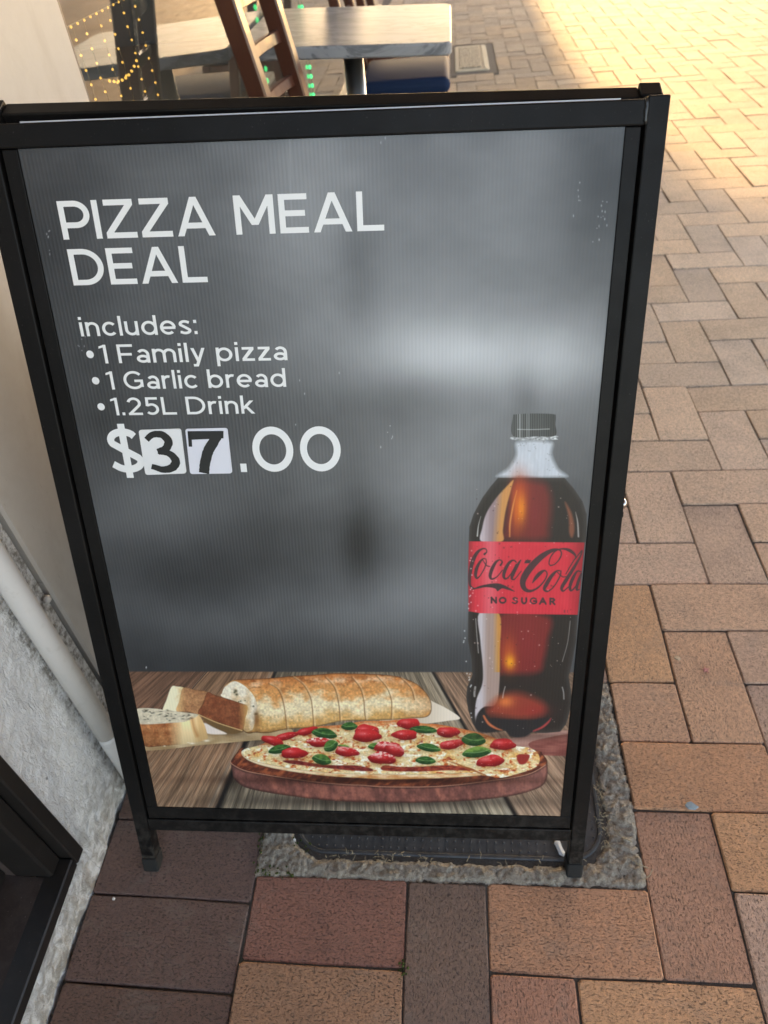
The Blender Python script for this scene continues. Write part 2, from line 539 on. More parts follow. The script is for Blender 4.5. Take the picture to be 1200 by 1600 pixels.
def in_sign(p):
    s = 0
    for k_ in range(4):
        (x0, y0), (x1, y1) = QUAD[k_], QUAD[(k_ + 1) % 4]
        if (x1 - x0) * (p[1] - y0) - (y1 - y0) * (p[0] - x0) < 0: return False
    return True
cand = []
for q_, (x0, x1, y0, y1, ax) in enumerate(rects):
    cs = np.array([[x0, y0], [x1, y0], [x1, y1], [x0, y1]]) * U
    P, z = project(np.c_[cs, np.zeros(4)])
    ctr, _ = project(np.array([[cs[:, 0].mean(), cs[:, 1].mean(), 0]]))
    vis = (z > .1).all() and P[:, 0].max() > 0 and P[:, 0].min() < 1200 and P[:, 1].max() > 0 and P[:, 1].min() < 1600
    hid = all(in_sign(p) for p in P)
    area = 0
    if vis and not hid:
        Pc = np.clip(P, [0, 0], [1200, 1600])
        area = .5 * abs(sum(Pc[i][0] * Pc[(i + 1) % 4][1] - Pc[(i + 1) % 4][0] * Pc[i][1] for i in range(4)))
    cand.append((area, q_))
cand.sort(reverse=True)
big = set(q for a, q in cand[:298] if a > 0)
# the picture's own colours of a few near pavers (paint/firing colour of that brick)
SPECIAL = {(0, 2, -1, 0): (0.512, 0.265, 0.147), (0, 1, -3, -1): (0.417, 0.224, 0.147), (-2, 0, -3, -2): (0.476, 0.245, 0.143),
           (-3, -2, -4, -2): (0.197, 0.127, 0.098), (-5, -3, -3, -2): (0.300, 0.137, 0.099), (-5, -3, -4, -3): (0.373, 0.202, 0.120),
           (-1, 1, -4, -3): (0.526, 0.290, 0.158), (0, 1, 1, 3): (0.585, 0.335, 0.188), (0, 1, 0, 1): (0.526, 0.306, 0.195), (1, 2, 0, 2): (0.542, 0.320, 0.203),
           (1, 3, -2, -1): (0.526, 0.283, 0.150), (-2, -1, -5, -3): (0.395, 0.194, 0.128)}
sV, sF, sC = [], [], []
nb = 0
for q_, (x0, x1, y0, y1, ax) in enumerate(rects):
    r = random.Random(q_ * 7 + 3)
    cx, cy = (x0 + x1) / 2 * U, (y0 + y1) / 2 * U
    L, Wd = ((x1 - x0) * U, (y1 - y0) * U)
    ang = 0
    if ax == 1: L, Wd, ang = Wd, L, math.pi / 2
    if r.random() < .5: ang += math.pi
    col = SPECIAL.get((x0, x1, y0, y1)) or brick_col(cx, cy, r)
    zz = rise(cx) + r.uniform(-.0012, .0012)
    tilt = (r.uniform(-.010, .010), r.uniform(-.010, .010))
    yslope = math.atan(.045) if cx < -.583 else 0
    if q_ in big:
        o = bpy.data.objects.new('brick', brick_mesh(L, Wd, r.randrange(9)))
        o.location = (cx, cy, zz)
        o.rotation_euler = (Euler((0, 0, ang)).to_matrix() @ Euler((tilt[0], tilt[1], 0)).to_matrix()).to_euler()
        if yslope:
            o.rotation_euler = (Matrix.Rotation(yslope, 3, 'Y') @ Matrix.Rotation(ang, 3, 'Z')).to_euler()
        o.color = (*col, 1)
        o.parent = pavement
        COL.objects.link(o)
        nb += 1
    else:
        V, F = brick_geo(L, Wd, r.randrange(99))
        c, s_ = math.cos(ang), math.sin(ang)
        b0 = len(sV)
        for x, y, z in V:
            lx, ly = x * c - y * s_, x * s_ + y * c
            sV.append((cx + lx, cy + ly, z + zz + lx * tilt[0] + ly * tilt[1]))
        for f in F:
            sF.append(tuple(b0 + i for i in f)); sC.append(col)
me = bpy.data.meshes.new('distant_bricks')
me.from_pydata(sV, [], sF); me.update()
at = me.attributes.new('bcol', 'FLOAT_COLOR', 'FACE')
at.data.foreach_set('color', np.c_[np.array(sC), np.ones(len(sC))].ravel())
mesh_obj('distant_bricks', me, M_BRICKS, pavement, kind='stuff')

# ------------------------------------------------------------------ inspection pit with lid
pit = empty('inspection_pit', (-.2912, -.05, 0), label='black plastic inspection pit lid set in crumbling grey concrete under the sign', cat='pit cover')
PX0, PX1, PY0, PY1 = -5 * U - .007, .006, -2 * U - .007, 1 * U + .006
LX0, LX1, LY0, LY1, LR = -.533, -.052, -.1975, .085, .055
def rr_sd(x, y):
    cx, cy = (LX0 + LX1) / 2, (LY0 + LY1) / 2
    qx = np.abs(x - cx) - ((LX1 - LX0) / 2 - LR); qy = np.abs(y - cy) - ((LY1 - LY0) / 2 - LR)
    return np.hypot(np.maximum(qx, 0), np.maximum(qy, 0)) + np.minimum(np.maximum(qx, qy), 0) - LR
nx, ny = 210, 126
X, Y = np.meshgrid(np.linspace(PX0, PX1, nx), np.linspace(PY0, PY1, ny), indexing='ij')
Z = .0005 + .0085 * (fbm(X * 60, Y * 60, 4) - .55) + .0075 * (fbm(X * 230 + Y * 60, Y * 210, 3) - .5)
sd = rr_sd(X + .004 * (fbm(X * 90, Y * 90, 2) - .5), Y + .005 * (fbm(Y * 90, X * 90, 2) - .5))
gut = np.clip(1 - (sd - .004) / .012, 0, 1)
Z = Z - .010 * gut ** 2
Z = np.where(sd < .003, -.030, Z)
edge = np.minimum.reduce([X - PX0, PX1 - X, Y - PY0, PY1 - Y])
Z = Z - .0075 * np.clip(1.25 - edge / .009, 0, 1) + .005 * np.clip(1.3 - edge / .009, 0, 1) * (fbm(X * 130 + 7, Y * 130, 3) - .42) + .002 * np.clip(-(X + .2) / .4, 0, 1)
V = np.stack([X - pit.location.x, Y - pit.location.y, Z], -1).reshape(-1, 3)
F = [(i * ny + j, (i + 1) * ny + j, (i + 1) * ny + j + 1, i * ny + j + 1) for i in range(nx - 1) for j in range(ny - 1)]
pyd('concrete_collar', V, F, M_CONC, pit, True)
def rrect(x0, x1, y0, y1, r, n=10):
    P = []
    for cx, cy, a0 in ((x1 - r, y1 - r, 0), (x0 + r, y1 - r, 90), (x0 + r, y0 + r, 180), (x1 - r, y0 + r, 270)):
        for k_ in range(n + 1):
            a = R(a0 + 90 * k_ / n)
            P.append((cx + r * math.cos(a), cy + r * math.sin(a)))
    return P
def prism(bm, rings):
    """list of (polyline, z): stacked rings, capped on top"""
    rs = [[bm.verts.new((x, y, z)) for x, y in P] for P, z in rings]
    n = len(rs[0])
    for a, b in zip(rs, rs[1:]):
        for i in range(n): bm.faces.new((a[i], a[(i + 1) % n], b[(i + 1) % n], b[i]))
    bm.faces.new(rs[-1]); bm.faces.new(rs[0][::-1])
ox, oy = pit.location.x, pit.location.y
def rl(d): return [(x - ox, y - oy) for x, y in rrect(LX0 + d, LX1 - d, LY0 + d, LY1 - d, LR - d)]
bm = bmesh.new()
prism(bm, [(rl(0), -.028), (rl(0), -.0025), (rl(.0015), -.001), (rl(.005), -.001), (rl(.0065), -.0028)])
bm_obj('lid', bm, M_LID, pit)
bm = bmesh.new()
for i in range(37):
    for j in range(21):
        x = LX0 + .017 + i * .0125; y = LY0 + .0125 + j * .0125
        if rr_sd(np.array(x), np.array(y)) < -.010:
            a = .0019
            t = bm.verts.new((x - ox, y - oy, -.0008))
            ring = [bm.verts.new((x - ox + a * math.cos(k_ * 1.047), y - oy + a * math.sin(k_ * 1.047), -.0028)) for k_ in range(6)]
            for k_ in range(6): bm.faces.new((ring[k_], ring[(k_ + 1) % 6], t))
bm_obj('lid_stud', bm, M_LID, pit, True, kind='stuff')
# straw and moss caught round the lid
bm = bmesh.new()
r = random.Random(5)
for k_ in range(120):
    if k_ < 60:
        x = r.uniform(LX0 + .05, LX1 + .02); y = LY0 - abs(r.gauss(.002, .008)); 
        if r.random() < .5: x = r.gauss(-.39, .035)
        sp = .012
    else:
        t = r.random(); x = LX1 + r.gauss(.004, .005); y = LY0 + .02 + .1 * t; sp = .010
    a = r.uniform(0, 6.28); l = r.uniform(.004, .011); w_ = r.uniform(.00025, .0005)
    z0 = r.uniform(.0005, .003)
    p = [Vector((x, y, z0)), Vector((x + l * .5 * math.cos(a), y + l * .5 * math.sin(a), z0 + r.uniform(.001, .005))), Vector((x + l * math.cos(a + .3), y + l * math.sin(a + .3), z0))]
    tube(bm, p, w_, 4)
for (x, y, a, l) in ((-.035, -.15, -.9, .03), (-.02, -.19, -.8, .03), (-.045, -.10, 1.9, .02), (-.005, -.222, .5, .022)):
    tube(bm, [(x, y, .004), (x + l * .5 * math.cos(a), y + l * .5 * math.sin(a), .006), (x + l * math.cos(a + .25), y + l * math.sin(a + .25), .004)], .0007, 5)
bm_obj('dry_straw', bm, M_STRAW, None, kind='stuff', label='bits of dry straw caught along the edge of the pit lid')
bm = bmesh.new()
for (mx_, my_, sx, sy, n_) in ((-.565, -.226, .014, .006, 60), (-.582, -.18, .004, .03, 50), (-.535, -.228, .008, .004, 22), (-.352, -.352, .003, .008, 26), (-.52, -.185, .012, .012, 20)):
    for k_ in range(n_):
        x, y = r.gauss(mx_, sx), r.gauss(my_, sy)
        rr_ = r.uniform(.0007, .0022)
        t = bmesh.ops.create_icosphere(bm, subdivisions=1, radius=rr_)
        bmesh.ops.translate(bm, verts=t['verts'], vec=(x, y, r.uniform(-.003, .0015)))
bm_obj('moss', bm, M_MOSS, None, True, kind='stuff', label='small green moss clumps in the joints beside the concrete')

# ------------------------------------------------------------------ far access cover in the paving
x0, x1, y0, y1 = DRAIN
dc = empty('access_cover', ((x0 + x1) / 2, (y0 + y1) / 2, 0), label='pale square metal access cover set in the paving beside the marble table', cat='access cover')
ox, oy = dc.location.x, dc.location.y
bm = bmesh.new(); box(bm, (x0 - ox + .004, y0 - oy + .004, -.03), (x1 - ox - .004, y1 - oy - .004, -.003), .002); bm_obj('cement_border', bm, M_CEM, dc)
bm = bmesh.new()
prism(bm, [([(x - ox, y - oy) for x, y in rrect(x0 + .03, x1 - .05, y0 + .09, y1 - .06, .02)], -.004), ([(x - ox, y - oy) for x, y in rrect(x0 + .035, x1 - .055, y0 + .095, y1 - .065, .018)], .004)])
bm_obj('cover_frame', bm, M_COVER, dc)
bm = bmesh.new(); box(bm, (x0 - ox + .06, y0 - oy + .15, .003), (x1 - ox - .10, y1 - oy - .12, .009), .002); bm_obj('cover_plate', bm, M_PLATE, dc)
bm = bmesh.new(); box(bm, (x1 - ox - .086, y0 - oy + .12, .003), (x1 - ox - .070, y1 - oy - .09, .010), .003); bm_obj('cover_rim', bm, M_COVER, dc)

# ------------------------------------------------------------------ the shop front
shop = empty('shop_front', (WALLX, 0, 0), label='white painted shop front with a low dark framed window and a glazed bay', cat='shop')
def L(v): return (v[0] - WALLX, v[1], v[2])
def wgrid(y0, y1, z0, z1, step, amp, x=WALLX, rag=0.0):
    ny_, nz_ = max(2, int((y1 - y0) / step)), max(2, int((z1 - z0) / step))
    Yg, Zg = np.meshgrid(np.linspace(y0, y1, ny_), np.linspace(z0, z1, nz_), indexing='ij')
    d = amp * (fbm(Yg * 34, Zg * 26, 4) - .5) * 2 + amp * .8 * (fbm(Yg * 110 + 3 * fbm(Zg * 40, Yg * 40, 2), Zg * 90, 3) - .5) * 2
    if rag:
        lowf = np.clip(1 - Zg / .10, 0, 1)
        d = d + rag * lowf * (fbm(Yg * 22 + 9, Zg * 9, 3) - .35)
    V = np.stack([np.full_like(Yg, x) + d - WALLX, Yg, Zg], -1).reshape(-1, 3)
    F = [(i * nz_ + j, (i + 1) * nz_ + j, (i + 1) * nz_ + j + 1, i * nz_ + j + 1) for i in range(ny_ - 1) for j in range(nz_ - 1)]
    return V, F
def wall_part(name, pieces, mat):
    VV, FF = [], []
    for V, F in pieces:
        b = len(VV); VV += [tuple(v) for v in V]; FF += [tuple(b + i for i in f) for f in F]
    return pyd(name, VV, FF, mat, shop, True)
FY, FZ = -.2365, .0855        # near corner of the low window
wall_part('rough_wall', [wgrid(FY, -.045, -.02, 1.3, .004, .0022, rag=.018), wgrid(-.75, FY, -.02, FZ, .003, .0018, rag=.014), wgrid(-1.6, -.75, -.02, FZ, .01, .002)], M_PLASTER)
bm = bmesh.new(); box(bm, L((-.95, FY + .03, 1.298)), L((WALLX - .003, -.05, 2.9))); box(bm, L((-.95, -1.6, 2.3)), L((WALLX - .003, FY + .03, 2.9))); bm_obj('upper_wall', bm, M_SMOOTH, shop)
bm = bmesh.new(); box(bm, L((-1.1, -.024, -.02)), L((WALLX + .004, .583, 2.9)), .004); bm_obj('smooth_wall', bm, M_SMOOTH, shop)
V, F = wgrid(-.050, -.018, -.02, 1.3, .006, .0016, x=WALLX - .010)
pyd('dirty_joint', V, F, M_CRACK, shop, True)
V, F = wgrid(-.052, -.030, .05, 1.3, .006, .0008, x=WALLX - .003)
pyd('render_strip', V, F, M_PLASTER, shop, True)
# conduit
bm = bmesh.new(); tube(bm, [L((-.812, -.0935, .165)), L((-.812, -.0905, .5)), L((-.812, -.089, 1.0)), L((-.812, -.088, 2.9))], .0158, 20)
pipe = bm_obj('conduit_pipe', bm, M_PIPE, shop, True)
bm = bmesh.new(); tube(bm, [L((-.812, -.096, -.03)), L((-.812, -.0945, .155)), L((-.812, -.0940, .1635))], [.0155, .0155, .0150], 20)
bm_obj('pipe_stub', bm, M_PIPE, shop, True)
bm = bmesh.new()
tube(bm, [L((-.829, -.037, .419)), L((-.824, -.037, .419)), L((-.822, -.037, .419))], [.006, .0055, .003], 10)
bm_obj('fixing_screw', bm, M_PIPE, shop, True)
# low window
win = empty('low_window'); win.parent = shop
def wbox(bm, x0, x1, y0, y1, z0, z1, bev=.002): box(bm, L((x0, y0, z0)), L((x1, y1, z1)), bev)
ZT = 2.3
bm = bmesh.new(); wbox(bm, -.87, WALLX + .006, FY - .022, FY, FZ, ZT); bm_obj('jamb', bm, M_FRAME, win)
bm = bmesh.new(); wbox(bm, -.87, WALLX + .0055, -1.6, FY - .0225, FZ, FZ + .022); bm_obj('bottom_rail', bm, M_FRAME, win)
bm = bmesh.new(); wbox(bm, -.90, WALLX - .012, FY - .050, FY - .0225, FZ + .0225, ZT, .003); bm_obj('jamb', bm, M_FRAME, win)
bm = bmesh.new()
sv = [L(v) for v in ((WALLX - .004, FY - .0505, FZ + .019), (WALLX - .004, -1.6, FZ + .019), (-.93, -1.6, FZ + .032), (-.93, FY - .0505, FZ + .032))]
sv += [(x, y, z - .02) for x, y, z in sv]
vs = [bm.verts.new(v) for v in sv]
for f in ((0, 1, 2, 3), (7, 6, 5, 4), (0, 4, 5, 1), (1, 5, 6, 2), (2, 6, 7, 3), (3, 7, 4, 0)): bm.faces.new([vs[i] for i in f])
bm_obj('sill', bm, M_SILL, win)
bm = bmesh.new(); wbox(bm, -.945, -.905, FY - .078, FY - .0505, FZ + .034, ZT, .003); bm_obj('jamb', bm, M_FRAME, win)
bm = bmesh.new(); wbox(bm, -.945, -.906, -1.6, FY - .0785, FZ + .034, FZ + .062, .003); bm_obj('glazing_bead', bm, M_FRAME, win)
bm = bmesh.new(); wbox(bm, -.930, -.924, -1.6, FY - .079, FZ + .0625, ZT, 0); bm_obj('pane', bm, M_GLASS, win)
# glazed bay beyond the wall
GX = -.850
bm = bmesh.new(); box(bm, L((GX - .03, .586, -.02)), L((GX + .016, .604, 2.6)), .002); bm_obj('window_bead', bm, M_ALU, shop)
bm = bmesh.new(); box(bm, L((GX - .006, .6045, .14)), L((GX, 6.5, 2.6))); bm_obj('glass_pane', bm, M_GLASS, shop)
bm = bmesh.new(); box(bm, L((GX - .05, .6045, -.02)), L((GX + .02, 6.5, .139)), .003); bm_obj('bay_plinth', bm, M_FRAME, shop)
# dim room behind the glass
rm = bmesh.new(); box(rm, L((-4.2, -1.6, -.03)), L((-.955, 6.5, -.004))); bm_obj('room_floor', rm, M_ROOMF, shop)
rm = bmesh.new()
box(rm, L((-4.3, -1.7, -.03)), L((-4.2, 6.6, 2.9)))
box(rm, L((-4.2, -1.7, -.03)), L((-.86, -1.6, 2.9)))
box(rm, L((-4.2, 6.51, -.03)), L((-.86, 6.61, 2.9)))
bm_obj('room_wall', rm, M_ROOM, shop)
# awning over the footpath: out of view, its outline shaped to lay the shade line
AH = 3.4
kx = AH / math.tan(R(SUN_EL)) * math.sin(R(SUN_AZ)); ky = AH / math.tan(R(SUN_EL)) * math.cos(R(SUN_AZ))
edge = [(-1.0, -3.0 - ky), (1.5, -3.0 - ky), (1.5, 1.75), (1.25, 2.05), (.92, 2.3), (.80, 2.55), (.69, 3.0), (.60, 3.5), (.54, 4.1), (.50, 4.8), (.48, 6.0), (.48, 9.0), (-3.2, 9.0), (-3.2, -3.0 - ky)]
bm = bmesh.new()
lo = [bm.verts.new(L((x + (kx if x > -.9 else 0), y + ky, AH))) for x, y in edge]
hi = [bm.verts.new(L((x + (kx if x > -.9 else 0), y + ky, AH + .12))) for x, y in edge]
n_ = len(lo)
for i in range(n_): bm.faces.new((lo[i], lo[(i + 1) % n_], hi[(i + 1) % n_], hi[i]))
bm.faces.new(lo); bm.faces.new(hi)
bm_obj('awning', bm, M_AWN, shop)

# ------------------------------------------------------------------ LED strings
def led_string(y, z0, z1, step, label, dx=.005):
    t = empty('led_string', (GX + dx, y, z0), label=label, cat='light string', group='green LED strings on the glass')
    bm = bmesh.new(); tube(bm, [(0, 0, 0), (.001, .001, (z1 - z0) / 2), (0, 0, z1 - z0)], .0012, 5); bm_obj('wire', bm, M_WIRE, t)
    me = None
    z = .02
    while z < z1 - z0:
        if me is None:
            bm = bmesh.new(); bmesh.ops.create_icosphere(bm, subdivisions=2, radius=.0058)
            for v in bm.verts: v.co.z *= 1.5
            o = bm_obj('led_bulb', bm, M_GREEN, t, True); me = o.data
        else:
            o = bpy.data.objects.new('led_bulb', me); COL.objects.link(o); o.parent = t
        o.location = (.001, random.uniform(-.003, .003), z)
        z += step
led_string(2.75, .25, 1.0, .034, 'string of bright green LEDs hanging in full view beyond the marble table')
led_string(2.08, .42, .80, .034, 'dim string of green LEDs glimpsed through the slats of the near chair', -.03)
fc = empty('fairy_light_curtain', (-.895, .70, .955), label='curtain of tiny warm fairy lights hung behind the glass', cat='fairy lights')
bm = bmesh.new(); wb = bmesh.new()
tube(bm, [(0, 0, 0), (0, .4, -.003), (0, .8, 0)], .0008, 4)
def bulb(x, y, z, s=.0024):
    t = bmesh.ops.create_icosphere(wb, subdivisions=1, radius=s)
    bmesh.ops.translate(wb, verts=t['verts'], vec=(x, y, z))
for k_ in range(26): bulb(0, .02 + k_ * .030, -.003)
for k_, y in enumerate((.055, .105, .17, .225, .30, .37)):
    ln = (.42, .38, .34, .30, .30, .26)[k_]
    tube(bm, [(0, y, 0), (.002, y + .004, -ln / 2), (0, y, -ln)], .0007, 4)
    z = -.022
    while z > -ln: bulb(.001, y + random.uniform(-.003, .003), z); z -= .0225
for k_ in range(9): bulb(0, .14 + .02 * k_, -.115 - .0016 * (k_ - 4) ** 2 * -.5, .003)
bm_obj('fairy_wire', bm, M_WIRE, fc)
bm_obj('fairy_bulb', wb, M_WARM, fc, True, kind='stuff')

# ------------------------------------------------------------------ table
tb = empty('cafe_table', (-.556, 1.84, 0), label='cafe table with a thick grey veined marble top beside the glass', cat='table')
ox, oy = -.556, 1.84
tx0, tx1, ty0, ty1 = -.843, -.2635, 1.552, 2.129
def ttop(x, y, z): return (x - ox, y - oy, z + (-.2635 - x) * .044)
bm = bmesh.new()
rings = []
for d, z in ((.004, .709), (0, .713), (0, .734), (.0015, .738), (.004, .740)):
    rings.append([ttop(x, y, z) for x, y in rrect(tx0 + d, tx1 - d, ty0 + d, ty1 - d, .028 - d, 6)])
rs = [[bm.verts.new(v) for v in r_] for r_ in rings]
n_ = len(rs[0])
for a, b in zip(rs, rs[1:]):
    for i in range(n_): bm.faces.new((a[i], a[(i + 1) % n_], b[(i + 1) % n_], b[i]))
bm.faces.new(rs[-1]); bm.faces.new(rs[0][::-1])
bm_obj('tabletop', bm, M_MARBLE, tb)
bm = bmesh.new(); tube(bm, [(0, 0, .02), (0, 0, .70)], .030, 20); bm_obj('pedestal', bm, M_STEEL, tb, True)
bm = bmesh.new(); tube(bm, [(0, 0, .0), (0, 0, .012), (0, 0, .022)], [.21, .21, .19], 28); bm_obj('base_plate', bm, M_STEEL, tb)
bm = bmesh.new(); box(bm, (-.13, -.13, .690), (.13, .13, .712), .003, lambda x, y, z: (x, y, z + (-.2635 - (x + ox)) * .044 - .004)); bm_obj('top_bracket', bm, M_BLACK, tb)

# ------------------------------------------------------------------ chairs (back towards the glass, seat facing the street)
def make_chair(loc, rz, wd, dp, post_pts, slat_z, label, th=.036, tk=.026):
    t = empty('slat_back_chair', loc, rz, label=label, cat='chair', group='wooden cafe chairs with navy seats')
    def post_x(z):
        for (xa, za), (xb, zb) in zip(post_pts, post_pts[1:]):
            if za <= z <= zb: return xa + (xb - xa) * (z - za) / (zb - za)
        return post_pts[-1][0]
    h = wd / 2
    zs = [0, .15, .3, .45, .55, .65, .72, .78, .84, .9, .96, 1.0]
    zs = [z for z in zs if z <= post_pts[-1][1]]
    for s in (-1, 1):
        bm = bmesh.new(); sweep_rect(bm, [(post_x(z), s * h, z) for z in zs], th, tk, (0, 1, 0), .004); bm_obj('back_post', bm, M_WOOD, t)
    for zc, hh in slat_z:
        bm = bmesh.new()
        y0, y1 = -h + tk / 2 - .002, h - tk / 2 + .002
        x = post_x(zc); sl_ = (post_x(min(zc + .03, 1.0)) - post_x(zc - .03)) / .06
        box(bm, (-.007, y0, -hh / 2), (.007, y1, hh / 2), .002, lambda a, b, c: (x + a + sl_ * c - .012 * (1 - (b / h) ** 2), b, zc + c), cuts=(1, 5))
        bm_obj('slat', bm, M_WOOD, t)
    bx = post_x(.45)
    for s in (-1, 1):
        bm = bmesh.new(); sweep_rect(bm, [(bx + dp - .03, s * (h - .003), z) for z in (0, .2, .425)], .034, .034, (0, 1, 0), .004); bm_obj('front_leg', bm, M_WOOD, t)
        bm = bmesh.new(); box(bm, (bx + .014, s * h - .009, .19), (bx + dp - .05, s * h + .009, .215), .002); bm_obj('stretcher', bm, M_WOOD, t)
    bm = bmesh.new(); box(bm, (bx + .012, -h - .006, .385), (bx + dp - .008, h + .006, .426), .003); bm_obj('seat_rail', bm, M_WOOD, t)
    bm = bmesh.new()
    box(bm, (bx + .015, -h - .015, .427), (bx + dp + .01, h + .015, .482), .026, None, 5)
    for v in bm.verts:
        if v.co.z > .45: v.co.z += .006 * (1 - min(1, abs(v.co.y) / (h + .02)) ** 2)
    bm_obj('seat', bm, M_SEAT, t, True)
    return t
# near chair: its narrow back shows over the top of the sign
make_chair((-.468, 1.275, 0), R(-7.5), .25, .36,
           [(-.19, 0), (-.183, .45), (-.19, .55), (-.205, .67), (-.230, .80), (-.254, .92), (-.268, 1.0)],
           [(.60, .024), (.712, .024), (.807, .026), (.930, .085)], 'brown wooden slat back chair rising behind the top of the sign', .044, .036)
make_chair((-.445, 2.56, 0), R(0), .36, .34,
           [(-.19, 0), (-.175, .45), (-.20, .62), (-.235, .80), (-.28, .98)],
           [(.66, .03), (.78, .03), (.90, .085)], 'navy seated wooden chair tucked behind the marble table')
make_chair((-.455, 3.36, 0), R(0), .38, .36,
           [(-.19, 0), (-.175, .45), (-.20, .62), (-.235, .80), (-.28, .98)],
           [(.66, .03), (.78, .03), (.90, .085)], 'wooden chair furthest along the glass with only a leg in view')

# ------------------------------------------------------------------ sandwich board
SA = np.array([.99911416, .02346891, -.03492995]); SV = np.array([.0253541, .3267693, .94476399]); SN = np.array([.03358662, -.9448127, .32588481])
SB = np.array([-.71206819, -.1911124, .12919922]); SW, SH, TW = .58463907, .86582015, .00162677
board = empty('sandwich_board', (-.425, .05, 0), label='black framed A-frame sign advertising a pizza meal deal', cat='sandwich board')
BO = np.array(board.location)
def W(s, t, n=0.0):
    return SB + s * SA + t * SV + (n + TW * (2 * s / SW - 1) * (1 - t / SH)) * SN - BO
def sbox(name, s0, s1, t0, t1, n0, n1, mat, bev=.0015, parent=board, seg=2):
    bm = bmesh.new(); box(bm, (s0, t0, n0), (s1, t1, n1), bev, W, seg)
    return bm_obj(name, bm, mat, parent)
def t_ground(s, n):       # where the leg line meets the paving
    for t in np.arange(-.08, -.22, -.0005):
        p = W(s, t, n) + BO
        if p[2] <= rise(p[0]) + .0005: return t
    return -.15
NF = .005
for s0, s1 in ((-.0395, -.0185), (.6020, .6222)):
    tg = t_ground((s0 + s1) / 2, -.006)
    top = .8906 if s0 > 0 else .889
    po = sbox('frame_post', s0, s1, tg + .024, top, -.0175, NF, M_BLACK)
    sbox('rubber_foot', s0 - .0015, s1 + .0015, tg - .004, tg + .0235, -.0195, NF + .0015, M_RUBBER, .003, po)
sbox('top_rail', -.0180, .6015, .8662, .8880, -.006, NF - .001, M_BLACK)
sbox('bottom_rail', -.0180, .6015, -.0445, -.0228, -.016, NF - .001, M_BLACK)
sbox('retaining_lip', -.0160, -.0005, .0003, .8655, -.009, .0016, M_BLACK, .0008)
sbox('retaining_lip', .5848, .5992, .0003, .8655, -.009, .0016, M_BLACK, .0008)
sbox('retaining_lip', -.0160, .5992, -.0215, -.0002, -.009, .0018, M_BLACK, .0008)
sbox('frame_backing', -.0160, .5992, -.02, .875, -.0165, -.0125, M_BLACK, .0005)
# weld bead at the top right corner
bm = bmesh.new(); tube(bm, [W(.6016 + random.uniform(-.0008, .0008), .867 + .0035 * k_, NF - .0006) for k_ in range(7)], [.0012, .0019, .0014, .0021, .0015, .0019, .001], 7); bm_obj('weld', bm, M_WELD, board, True)
# chrome stay bolt on each post
for s, d in ((.6222, 1), (-.0395, -1)):
    bm = bmesh.new(); tube(bm, [W(s, .478, -.012), W(s + d * .005, .478, -.012), W(s + d * .008, .478, -.012)], [.0065, .0062, .0025], 12)
    bm_obj('stay_bolt', bm, M_CHROME, board, True)
    bm = bmesh.new(); box(bm, (min(s, s + d * .004), .462, -.022), (max(s, s + d * .004), .470, -.006), .001, W); bm_obj('stay_bracket', bm, M_BLACK, board)

# rear leaf, leaning the other way
RT = .888
PT = W(0, RT, -.0285) + np.array([0, 0, .0190])
SA2 = SA + np.array([0, 0, -.012]); SA2 /= np.linalg.norm(SA2)
V2 = np.array([.0253541, -.30, .9535]); V2 /= np.linalg.norm(V2)
N2 = np.cross(V2, SA2); N2 /= np.linalg.norm(N2)          # faces away from the camera
def W2(s, t, n=0.0): return PT + s * SA2 + (t - RT) * V2 + n * N2
def sbox2(name, s0, s1, t0, t1, n0, n1, mat, bev=.0015, parent=board):
    bm = bmesh.new(); box(bm, (s0, t0, n0), (s1, t1, n1), bev, W2, 2)
    return bm_obj(name, bm, mat, parent)
for s0, s1 in ((-.0395, -.0185), (.6020, .6222)):
    for t in np.arange(-.05, -.3, -.001):
        if (W2(s0, t, 0) + BO)[2] <= .001: break
    po = sbox2('rear_post', s0, s1, t + .022, RT, -.010, .010, M_BLACK)
    sbox2('rubber_foot', s0 - .0015, s1 + .0015, t - .002, t + .0215, -.0115, .0115, M_RUBBER, .003, po)
sbox2('rear_rail', -.0180, .6015, .864, .8845, -.009, .009, M_BLACK)
sbox2('rear_rail', -.0180, .6015, -.0445, -.0228, -.009, .009, M_BLACK)
sbox2('rear_panel', -.0178, .6013, -.0225, .8615, -.004, .004, M_RUBBER, 0)

# ---- printed poster: the artwork is painted here as an image on the flat fluted sheet
C4 = [(28, 233), (977, 198), (875, 1274), (246, 1261)]
def homog(src, dst):
    A = []
    for (x, y), (u, v) in zip(src, dst):
        A.append([x, y, 1, 0, 0, 0, -u * x, -u * y, -u]); A.append([0, 0, 0, x, y, 1, -v * x, -v * y, -v])
    return np.linalg.svd(np.array(A))[2][-1].reshape(3, 3)
TWD, THT = 1168, 1732
Hm = homog([(0, 1), (1, 1), (1, 0), (0, 0)], C4)         # print uv -> artwork drawing coordinates
jj, ii = np.meshgrid((np.arange(TWD) + .5) / TWD, (np.arange(THT) + .5) / THT)
q = Hm[2, 0] * jj + Hm[2, 1] * ii + Hm[2, 2]
PX = (Hm[0, 0] * jj + Hm[0, 1] * ii + Hm[0, 2]) / q
PY = (Hm[1, 0] * jj + Hm[1, 1] * ii + Hm[1, 2]) / q
Hi = np.linalg.inv(Hm)
def to_tex(x, y):
    q = Hi[2, 0] * x + Hi[2, 1] * y + Hi[2, 2]
    return (Hi[0, 0] * x + Hi[0, 1] * y + Hi[0, 2]) / q * TWD, (Hi[1, 0] * x + Hi[1, 1] * y + Hi[1, 2]) / q * THT
IMG = np.zeros((THT, TWD, 3))
